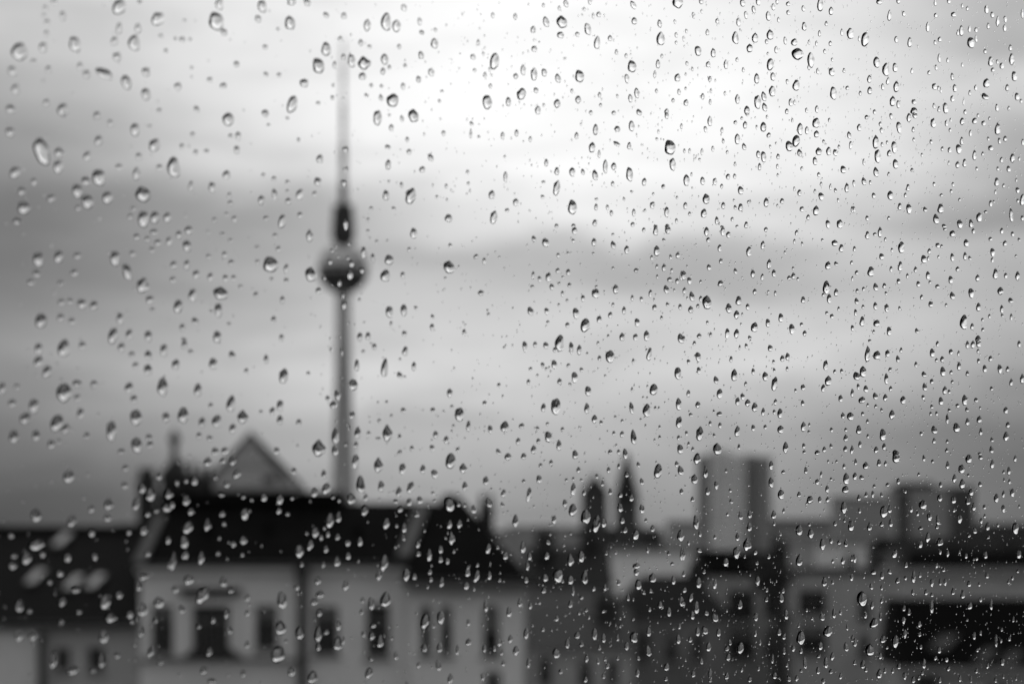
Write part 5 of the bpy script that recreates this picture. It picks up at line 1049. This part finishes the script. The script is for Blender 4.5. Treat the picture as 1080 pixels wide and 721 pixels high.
(41089,14282,138,122,4),(39834,13530,131,118,2),(42235,15507,143,125,4),(48519,13791,177,145,5),(45042,10350,158,134,0),(53487,13094,141,230,-2),(66123,15545,183,261,5),(40123,3683,133,119,0),(35643,1294,111,105,-1),(34566,207,106,102,0),(37532,355,120,111,-3),(70179,3302,185,263,2),(61441,2414,254,185,-3),(66051,-1338,183,261,-2),(48892,14403,149,174,2),(53857,15562,175,191,-5),
(42647,10849,119,153,2),(48620,16889,133,190,6),(54207,17549,161,209,3),(62577,16426,200,235,5),(66304,14576,203,236,1),(50320,8009,142,196,3),(55072,9246,166,212,1),(53428,8199,157,207,2),(54860,6267,164,212,-2),(57020,4918,176,219,-2),(58381,4929,183,224,-4),(50995,-144,145,198,15),(61298,1693,199,234,2),(58078,-4578,181,223,-1),(64958,-1702,202,235,-3),(64586,-2848,202,235,-4),
(56684,14016,208,182,20),(47135,9130,155,152,4),(65627,11009,241,197,-3),(46983,6151,154,151,6),(40589,-2740,122,131,4),(69462,1941,164,289,-5),(49626,15870,153,171,4),(49461,11621,152,170,-3),(62091,12481,218,210,-1),(50727,8001,159,175,-2),(54379,9527,178,187,-1),(58485,7356,201,200,-1),(63439,9523,220,210,4),(69605,10204,226,210,-1),(40094,3160,170,88,-5),(49716,3014,154,171,-3),
(60456,4567,212,207,4),(59487,3354,207,204,-2),(44839,1267,129,155,-1),(51957,-249,165,179,15),(58197,1766,199,199,-2),(59659,1605,208,204,6),(68078,2287,224,210,-3),(59430,-4723,206,203,1),(65493,19903,164,280,4),(57114,18657,159,231,-10),(69225,15247,185,249,15),(67512,15346,184,249,-2),(69348,14545,185,249,1),(70642,15361,185,250,4),(63422,2321,182,248,-1),(64146,1319,183,248,-5),
(53464,-3838,141,218,-2),(63726,-2258,182,248,-5),(65744,-4935,183,248,4),(39718,9568,112,128,5),(49234,10837,136,181,-2),(63032,15433,201,222,6),(64383,10024,202,223,0),(65153,10749,202,223,-5),(61122,8242,162,271,5),(49730,2556,139,182,-4),(62517,764,200,222,4),(50132,-1696,141,184,1),(48879,-3259,135,180,5),(52644,-940,153,192,-5),(52622,-1905,153,192,-3),(65762,-1335,164,274,5),
(36538,14701,115,98,-4),(40210,13556,133,109,0),(36864,10118,117,99,-1),(46491,10907,166,128,1),(47069,10054,169,130,5),(47779,10118,173,132,-2),(38423,8554,124,104,-4),(38143,7730,123,103,-2),(38987,8384,127,105,-5),(67836,5427,264,171,0),(43754,14498,138,130,-1),(39834,9918,144,98,2),(40659,9996,148,100,3),(51706,11757,179,155,2),(51886,10478,211,133,1),(39546,5694,142,97,2),
(48114,5581,160,144,4),(42133,1578,130,125,3),(40765,586,123,121,-4),(46406,2511,151,138,0),(42163,-2424,130,125,-4),(48114,-1646,189,122,0),(65735,18576,203,216,6),(52296,16803,167,168,2),(57665,18350,196,186,6),(57586,14937,196,185,-4),(64913,12258,221,197,6),(50833,10255,159,164,4),(62663,9307,219,197,3),(38383,5685,100,124,0),(48960,3929,150,158,-4),(52863,6078,170,170,5),
(44662,-49,129,144,2),(46504,-2622,138,150,0),(57444,-3614,127,280,4),(68097,-2009,224,197,2),(58078,10801,164,223,5),(50362,5964,127,196,-3),(65789,2236,183,236,-4),(60332,-4590,176,231,-2),(61964,-1454,182,235,-2),(67448,19203,164,262,-4),(69939,8659,164,263,3),(38468,13353,106,114,-3),(63422,19625,229,185,25),(36864,12205,129,84,-1),(57153,13339,176,196,-1),(58662,11391,185,201,-1),
(70613,12467,206,210,-5),(51186,9384,146,176,1),(66759,10227,203,210,6),(53871,4073,159,185,-2),(65287,6005,202,210,1),(65421,3834,203,210,-3),(49063,-4176,136,169,-3),(56568,-1835,173,194,5),(43475,11371,136,119,-4),(39044,8790,115,105,5),(39718,9233,118,107,-4),(38143,503,111,103,1),(45713,2004,148,126,4),(49049,-2100,180,124,-2),(62946,-937,238,172,-30),(50049,15811,155,150,4),
(57649,18647,196,174,6),(60398,18065,158,243,0),(59154,16534,152,239,2),(68564,19484,184,223,5),(67846,18907,144,281,0),(67818,17074,184,223,-2),(65699,16006,183,223,2),(54431,13925,146,198,4),(53998,13246,144,197,-4),(61038,12814,162,246,3),(39403,7200,104,117,1),(56552,10780,190,170,-3),(60955,7689,179,221,5),(63032,9936,182,222,0),(65609,9499,222,184,-3),(70016,11812,226,184,-3),
(67679,11713,184,223,10),(49509,3608,153,148,3),(46283,3663,136,138,-2),(65609,7394,183,223,2),(60930,-447,161,245,-3),(62731,2938,182,222,6),(64842,3182,164,248,6),(62040,1839,163,247,-3),(64665,633,278,147,5),(66195,-291,164,248,1),(67245,-382,184,223,3),(68143,934,184,223,-4),(51828,-4365,134,190,0),(52441,-2658,136,192,-4),(57389,-1548,161,209,-3),(58301,-3640,165,212,-2),
(54807,-3244,132,223,3),(59822,-4405,209,180,4),(64621,-1065,183,223,0),(61651,-2474,163,247,-3),(64225,-1693,183,223,-1),(66123,-4192,223,184,-15),(67864,-4661,184,223,2),(47181,16913,127,152,3),(63726,19215,201,197,-5),(67836,19230,204,197,1),(68828,17870,205,197,2),(55034,12440,165,177,4),(61567,13626,145,272,4),(51421,9108,147,165,-2),(64453,7805,202,197,1),(52405,3553,152,169,3),
(67328,6393,204,197,1),(43859,-589,111,141,-4),(48770,2211,134,157,4),(59839,166,191,193,1),(65582,696,203,197,4),(66231,-4533,203,197,-1),(42386,13385,124,115,-4),(66259,20061,232,172,0),(36215,11939,114,82,5),(40036,8954,114,108,5),(67540,-4973,124,314,3),(59243,17859,170,209,5),(60955,11882,161,233,-3),(55239,3325,134,213,5),(61122,2956,162,234,4),(60332,-2337,158,231,1),
(52311,10683,136,180,1),(62517,14861,182,210,-2),(53894,7034,143,185,-4),(39021,3437,78,136,6),(58437,3452,166,200,6),(64400,6579,183,210,4),(56684,-378,157,194,-2),(60514,2786,177,207,2),(60044,777,174,205,0),(49131,-3621,121,169,2),(50587,-3642,128,174,5),(47566,5694,157,120,2),(47313,3673,156,119,6),(42283,10493,117,115,0),(65987,11749,261,146,-1),(47766,9642,144,132,4),(46069,8072,163,105,-1),
(57705,9216,197,162,-4),(40402,4240,109,110,1),(40577,3840,110,110,4),(45991,5505,135,126,0),(43364,1226,123,118,-1),(43493,-664,123,119,6),(52116,-598,197,122,0),(54867,1490,181,153,-2),(44737,-1071,129,123,-2),(48316,-2051,147,133,-1),(56042,-2982,121,239,-4),(44096,15052,112,131,1),(44347,14601,114,132,0),(46524,16907,124,139,-1),(47712,14378,129,143,-3),(56583,17189,173,170,4),
(67199,16096,204,184,-2),(43506,11023,110,129,6),(61736,11647,200,185,5),(59880,8038,191,180,-1),(52644,6840,153,158,1),(67309,5053,204,184,-2),(53575,-868,158,161,1),(66786,18972,164,223,-5),(52535,13833,121,192,2),(61038,11890,162,221,-2),(61264,5634,163,222,3),(61685,1811,163,222,1),(68517,-4506,164,223,-4),(62689,-4479,164,222,-4),(57177,18032,160,184,-2),(65511,19425,183,197,-1),
(52914,13057,139,170,-4),(54920,10975,148,177,6),(64251,15093,183,197,1),(52044,9480,135,167,-2),(64718,9043,183,197,6),(61063,10494,180,196,4),(55566,5469,152,179,4),(55589,6755,152,179,5),(52768,3711,138,170,1),(53060,3196,139,171,0),(63007,5638,182,197,-5),(67985,6891,184,197,1),(59325,2484,136,239,-4),(60250,111,175,194,4),(69824,2425,185,197,-2),(68330,1451,184,197,-4),(65565,-725,183,197,5),
(51137,-1469,130,165,0),(49681,-3613,124,160,-4),(64603,-3223,183,197,-4),(64559,-4803,183,197,3),(61668,-4414,182,197,-1),(52644,16733,122,187,-2),(53871,14799,127,191,4),(58702,16611,150,207,3),(65538,17516,164,216,3),(64181,17218,164,216,-15),(42483,13698,125,100,0),(67125,16486,105,326,-5),(46524,11371,152,106,3),(61710,15234,236,148,5),(60102,9897,210,157,4),(68686,11505,225,158,2),
(42861,4210,133,96,1),(46687,3816,138,118,-1),(52965,4330,186,124,-1),(66759,5178,243,146,6),(48940,14080,135,135,-3),(52152,14635,151,145,5),(52790,15934,154,147,-1),(62134,15477,200,173,0),(55072,14256,166,154,-1),(59203,12929,188,166,-2),(44297,7089,113,121,1),(49474,7736,138,137,-4),(51900,7911,149,144,-2),(61181,9663,198,172,4),(53134,6711,156,148,1),(66395,6389,203,171,-1),
(68752,5892,205,171,2),(64807,5406,202,172,0),(66141,3505,203,172,0),(40735,-47,98,111,-3),(42934,-177,107,117,0),(54095,291,161,151,2),(57405,2527,178,161,3),(57012,8638,142,195,4),(68799,10725,164,210,-4),(63119,-4494,164,210,-1),(68988,-5058,164,210,-3),(59814,12567,138,229,-1),(59593,18252,172,180,-2),(59798,17590,173,180,1),(55452,16076,151,167,-2),(57610,15963,162,173,-1),
(68377,18509,184,184,-2),(54416,12042,146,163,1),(65251,14759,183,185,5),(63813,12668,183,185,6),(53295,7954,141,160,2),(56957,4574,159,171,4),(56513,4045,156,170,0),(52863,3358,138,159,-2),(68781,3980,184,184,0),(50924,823,129,153,2),(49186,-243,121,147,-4),(41934,-1233,90,125,4),(43723,-1326,97,130,5),(51094,-2076,130,153,-4),(53871,-4484,143,162,3),(65493,-4114,183,184,-2),
(69815,-3532,185,184,-3),(59089,17490,152,190,-2),(55147,16382,133,177,-2),(57982,15297,147,187,-4),(58582,15097,149,188,5),(67475,16836,164,197,4),(65421,16099,164,197,-5),(46707,7003,139,107,-4),(63578,7050,164,197,-3),(66823,7112,144,223,3),(61331,1234,163,197,-3),(56258,-3283,122,205,4),(69777,-1365,164,197,0),(62517,-1981,163,197,-2),(64665,-3685,164,197,2),(68097,-3251,164,197,6),
(61063,-4141,144,221,5),(46537,13782,124,117,-4),(51364,10421,177,108,-3),(52914,10979,155,136,-2),(55758,7048,169,144,4),(47479,2071,128,120,-5),(56103,-591,171,145,-2),(54694,1047,164,141,-3),(48249,17045,117,133,4),(52238,17232,136,145,-2),(51649,16022,133,143,-1),(51399,14851,132,143,5),(52768,16997,138,147,4),(59512,17273,172,167,2),(60689,16143,178,171,1),(70536,16914,185,170,0),
(65807,16728,125,248,4),(54491,13561,146,152,0),(55064,11393,149,154,-5),(62449,15080,182,173,2),(51628,7453,133,143,6),(48824,6465,120,135,4),(60390,6140,176,170,-2),(59863,4058,173,168,1),(53280,3018,204,102,1),(62972,6318,182,172,6),(61499,4673,181,173,3),(52863,89,138,147,0),(62835,2185,182,172,0),(64489,1161,183,172,2),(47313,-1121,113,130,0),(50833,-1516,129,141,4),(65287,-1793,183,172,-4),
(70064,-2789,123,250,-2),(64754,-4638,183,172,-3),(40501,12737,116,79,4),(55643,14592,193,120,0),(42617,8068,106,100,3),(50307,5050,96,173,-1),(57428,1196,127,197,-2),(65475,18423,164,184,4),(66195,17873,164,184,-1),(65136,17277,164,185,-2),(57114,12993,142,172,-2),(52094,9042,119,156,4),(63927,9760,164,185,4),(59839,3491,156,180,-1),(49598,-214,108,148,-2),(54619,2511,131,164,3),
(59937,-544,156,181,-5),(66549,1314,164,184,1),(65762,-232,164,184,0),(56591,-1511,140,170,0),(55375,-4194,134,166,-4),(56181,-4185,138,169,5),(62517,-1500,163,185,1),(53909,15173,95,208,1),(60680,-2873,124,232,2),(40484,10770,97,89,-2),(43909,12489,112,99,3),(51735,10009,149,121,2),(40894,5533,98,90,-4),(42922,3629,107,96,2),(46642,5538,124,107,-4),(66286,4984,203,146,-1),(68050,3427,224,132,5),
(42193,1355,104,94,-4),(67420,365,204,145,3),(65942,-901,203,146,-2),(70343,13103,185,157,-1),(47181,8247,112,119,2),(53738,7430,143,138,2),(58325,7653,165,152,-2),(61206,9021,180,160,4),(67475,10695,184,158,0),(49875,4017,124,127,-5),(51542,3543,132,132,0),(65556,6794,183,159,-2),(65287,5079,183,159,-4),(64692,4077,183,159,0),(41814,441,89,103,-3),(47766,2116,115,121,-5),(54822,1851,148,141,-3),
(48431,-2280,118,123,-4),(59187,-3859,170,154,4),(61315,17973,145,197,-5),(43568,10803,70,140,-2),(57966,10491,129,187,-2),(62517,1823,145,197,5),(53479,17762,125,149,-2),(60514,16733,159,170,2),(67328,19949,164,171,-3),(69101,18211,164,171,2),(65672,16780,164,172,5),(61373,16046,163,173,3),(69796,16551,164,171,-4),(41802,12317,76,114,-3),(42133,10825,78,115,0),(50882,10892,114,141,-2),
(51492,13529,117,143,-4),(59757,14898,155,168,1),(52673,13030,122,147,1),(60069,12465,157,169,-3),(58341,13047,148,164,0),(55049,12852,133,154,4),(65879,14575,164,172,6),(62543,14355,163,173,-1),(65421,13232,164,172,0),(68237,14655,164,171,-1),(69481,13586,164,171,-4),(69130,14188,164,171,-4),(51435,8784,116,143,5),(65091,10484,125,223,-3),(68630,8604,164,171,-4),(68237,8076,164,171,-1),
(57602,6084,145,161,3),(54057,3688,128,151,0),(60028,6105,157,169,-3),(61752,4417,163,173,-3),(67957,7262,164,171,4),(66277,5666,164,172,-3),(65565,4841,164,172,4),(66168,3832,164,172,4),(70016,-1229,164,170,1),(67911,-3895,164,171,1),(52296,16554,136,128,-4),(48756,11054,134,101,1),(64295,14725,202,134,-45),(38552,8671,89,74,-4),(40425,9011,96,79,-4),(47546,9238,128,98,0),(48756,8263,134,101,0),
(47512,7738,128,98,-5),(41071,5025,99,80,5),(48114,2083,131,100,-4),(49667,14461,124,115,-2),(64189,13623,183,147,-5),(49474,8905,123,115,4),(47161,7579,112,108,3),(49268,6718,122,114,5),(62151,11109,182,148,-3),(60606,4082,177,146,-4),(58461,3244,166,140,4),(62202,4970,182,148,-4),(42617,229,93,95,-3),(47366,10,113,109,1),(62117,2116,182,148,1),(46361,-1794,109,106,-2),(48013,-2146,116,110,1),
(63813,-1172,183,147,2),(70324,-974,185,144,0),(67034,20004,144,184,-1),(66504,13331,144,184,2),(68988,13298,144,184,0),(60913,9995,143,184,-5),(56957,758,125,171,2),(59921,-1275,138,181,4),(53038,15784,123,136,4),(49958,11182,110,127,3),(66331,15319,164,159,4),(62903,13333,164,160,2),(62903,11755,164,160,0),(66395,13069,164,159,4),(67883,14056,164,158,-5),(53428,8767,125,137,-1),
(51343,4492,116,131,-5),(56926,6289,142,147,5),(61778,3895,163,160,4),(66458,6042,164,159,5),(65225,4817,164,159,-3),(65332,3084,164,159,1),(68349,1107,164,158,2),(58301,-4324,148,151,5),(54679,13210,131,135,5),(58702,17473,133,165,4),(54566,15177,114,152,4),(67034,17811,144,171,-4),(56103,14218,121,157,2),(59009,12331,134,166,-1),(59325,12611,136,167,2),(61905,12930,145,173,2),
(60233,8323,140,169,2),(59430,8755,136,167,5),(63076,10622,145,172,-2),(61542,9112,145,173,2),(55277,6684,101,178,1),(56957,6009,125,159,2),(69481,2777,144,171,2),(58181,-2761,130,163,-3),(57586,-4108,128,161,0),(68022,-1447,144,171,-4),(69319,-3579,144,171,2),(69367,-3162,144,171,-1),(44946,11999,103,91,4),(51414,13277,132,109,-2),(55147,10761,166,107,4),(68405,12500,184,132,1),
(38636,8388,89,64,-4),(49474,9992,123,103,2),(65852,10993,183,133,-5),(70420,11637,185,131,0),(66032,11636,203,120,4),(44915,6105,102,91,-2),(46276,5317,108,95,-2),(47626,5107,129,87,4),(67864,-490,184,132,-1),(50362,-2380,127,106,-2),(55696,11636,136,132,-4),(54431,10681,178,94,-1),(67957,16059,164,145,-2),(65834,12868,164,146,-3),(58142,9211,147,139,-2),(59618,8132,155,143,-5),
(66105,8849,164,146,-2),(69395,8684,164,144,3),(68218,8448,164,145,3),(61516,8481,163,148,0),(44864,4606,89,102,5),(51542,3879,117,120,2),(69130,774,164,145,3),(67383,2616,164,145,4),(64559,2589,164,147,2),(49785,-2598,109,115,-2),(60955,9439,125,184,-2),(62714,10972,126,185,2),(69462,-4926,123,184,1),(56607,14628,123,147,2),(53002,12291,108,136,0),(68564,15255,144,158,-1),
(70420,14704,143,157,-4),(70246,13874,143,157,3),(62091,7629,145,160,3),(63491,8557,145,160,5),(58022,5352,130,151,1),(57271,396,126,148,-4),(48620,9312,119,90,-5),(47327,8463,113,87,5),(47659,375,114,87,4),(68536,296,184,119,4),(62792,-3660,182,123,4),(59904,17034,138,150,-3),(52732,15100,122,112,2),(50286,11444,111,106,4),(51257,11469,116,108,-2),(52332,11456,120,111,2),(55375,14436,134,119,-2),
(59455,14116,154,131,-3),(62757,9047,164,135,-3),(48363,6112,103,100,0),(49578,4134,108,104,1),(58718,730,150,129,2),(49785,-2343,109,104,0),(57863,14660,112,162,6),(57958,12308,112,162,1),(66368,15691,125,171,4),(66259,14093,125,172,-3),(58357,10448,114,164,-3),(60539,892,123,170,5),(69509,2479,123,171,4),(56700,-3322,107,159,5),(70227,-5044,123,170,6),(56762,13631,124,135,4),
(60250,14023,140,145,6),(68630,16022,144,145,5),(62817,14459,145,147,-3),(64736,14228,145,147,5),(66878,12807,144,146,5),(57491,10075,127,137,0),(65180,9624,145,146,3),(61769,4998,145,148,-4),(62517,4858,145,148,-1),(55505,-374,118,132,-4),(70420,1491,143,144,4),(58863,-2529,133,141,-2),(58582,-2238,132,140,-1),(60209,12129,122,157,0),(51506,4498,86,132,0),(58718,4190,115,153,0),
(50362,-1741,81,128,2),(53376,12829,141,91,-3),(44725,8874,88,80,2),(59390,10668,171,106,-4),(61879,7295,182,111,-1),(49612,3229,108,93,-4),(58702,3954,150,116,3),(67309,-2761,164,120,-3),(52732,15570,106,112,5),(48094,13373,87,100,2),(57137,12697,126,124,-1),(52210,8401,104,111,-4),(57903,9564,129,126,2),(70227,10990,143,131,-4),(59839,2328,138,132,3),(63813,1956,145,134,5),
(56645,16792,107,135,0),(55398,7813,101,131,4),(65672,10589,125,146,-4),(50939,6354,84,119,-4),(54043,4491,96,127,-2),(66869,-234,124,146,0),(49131,5444,106,80,-5),(56669,8668,123,111,-3),(50692,4097,98,95,0),(52804,8182,91,112,2),(50995,5189,84,107,2),(51314,3448,85,108,-1),(68078,5141,124,132,-4),(59691,2945,120,131,3),(60126,2955,121,132,-1),(54996,11627,116,95,-3),(57051,13777,108,112,2),
(57114,11654,109,112,5),(68894,12932,123,118,-2),(50798,4815,83,96,2),(50974,4812,84,96,3),(58582,1454,115,116,4),(54656,-2188,98,106,1),(55337,7478,101,96,-3),(67697,-513,124,106,-2),
]
geos = [drop_geo(300 + i, 7, 20) for i in range(14)]
geos_flat = [drop_geo(300 + i, 7, 20, True) for i in range(14)]
geos_fine = [drop_geo(400 + i, 4, 12, True) for i in range(8)]
V, FC = [], []
def put(geo, s, z, w, hh, tl):
    vs, fs = geo; b = len(V); c, sn = math.cos(R(-tl)), math.sin(R(-tl)); d = (w * .65 + hh * .35) * 5e-6
    for x, y, q in vs:
        x, q = x * w * 5e-6, q * hh * 5e-6
        V.append((x * c + q * sn + s * 1e-5, y * d + ND + GAP, -x * sn + q * c + z * 1e-5))
    FC.extend(tuple(b + k for k in f) for f in fs)
for i, (s, z, w, hh, tl) in enumerate(SMALL): put((geos_flat if s > FLAT_FROM + 900 * math.sin(i * 2.4) else geos)[i % 14], s, z, w, hh, tl)
rng = random.Random(11)
def mist(n, lo, hi, pick):
    k = 0
    while k < n:
        u, v = rng.uniform(-.26, .27), rng.uniform(-.08, .27)
        if rng.random() > pick(u, v): continue
        y = 1 / (NA + NB * u); s = u * y * math.cos(RZ) + y * math.sin(RZ); w = lo + (hi - lo) * rng.random() ** 1.6
        put(geos_fine[k % 8], s * 1e5, v * y * 1e5, w, w * rng.uniform(1.0, 1.7), rng.gauss(0, 6)); k += 1
mist(8500, 22, 66, lambda u, v: .05 + .95 * max(0, min(1, (u + .09) / .28)) * (1.0 if v < .03 else .7))
mist(260, 40, 85, lambda u, v: .5 if u < .05 else .25)
# the rain goes on over the rest of the pane
k = 0
while k < 5200:
    s, z = rng.uniform(s0 + .09, s1 - .09), rng.uniform(zb + .08, zt - .08)
    y = s * math.sin(RZ) + ND * math.cos(RZ); x = s * math.cos(RZ) - ND * math.sin(RZ)
    if abs(x / y) < .232 and -.068 < z / y < .248: continue
    w = 45 + 280 * rng.random() ** 1.9
    put((geos_flat if s > FLAT_FROM * 1e-5 else geos)[k % 14], s * 1e5, z * 1e5, w, w * rng.uniform(1.0, 1.6), rng.gauss(0, 7)); k += 1
o = bpy.data.objects.new('fine_raindrops', drop_mesh('fine_raindrops', V, FC)); C.objects.link(o)
place(o); tag(o, 'countless fine rain droplets scattered over the window glass between the larger drops', 'rain', kind='stuff')
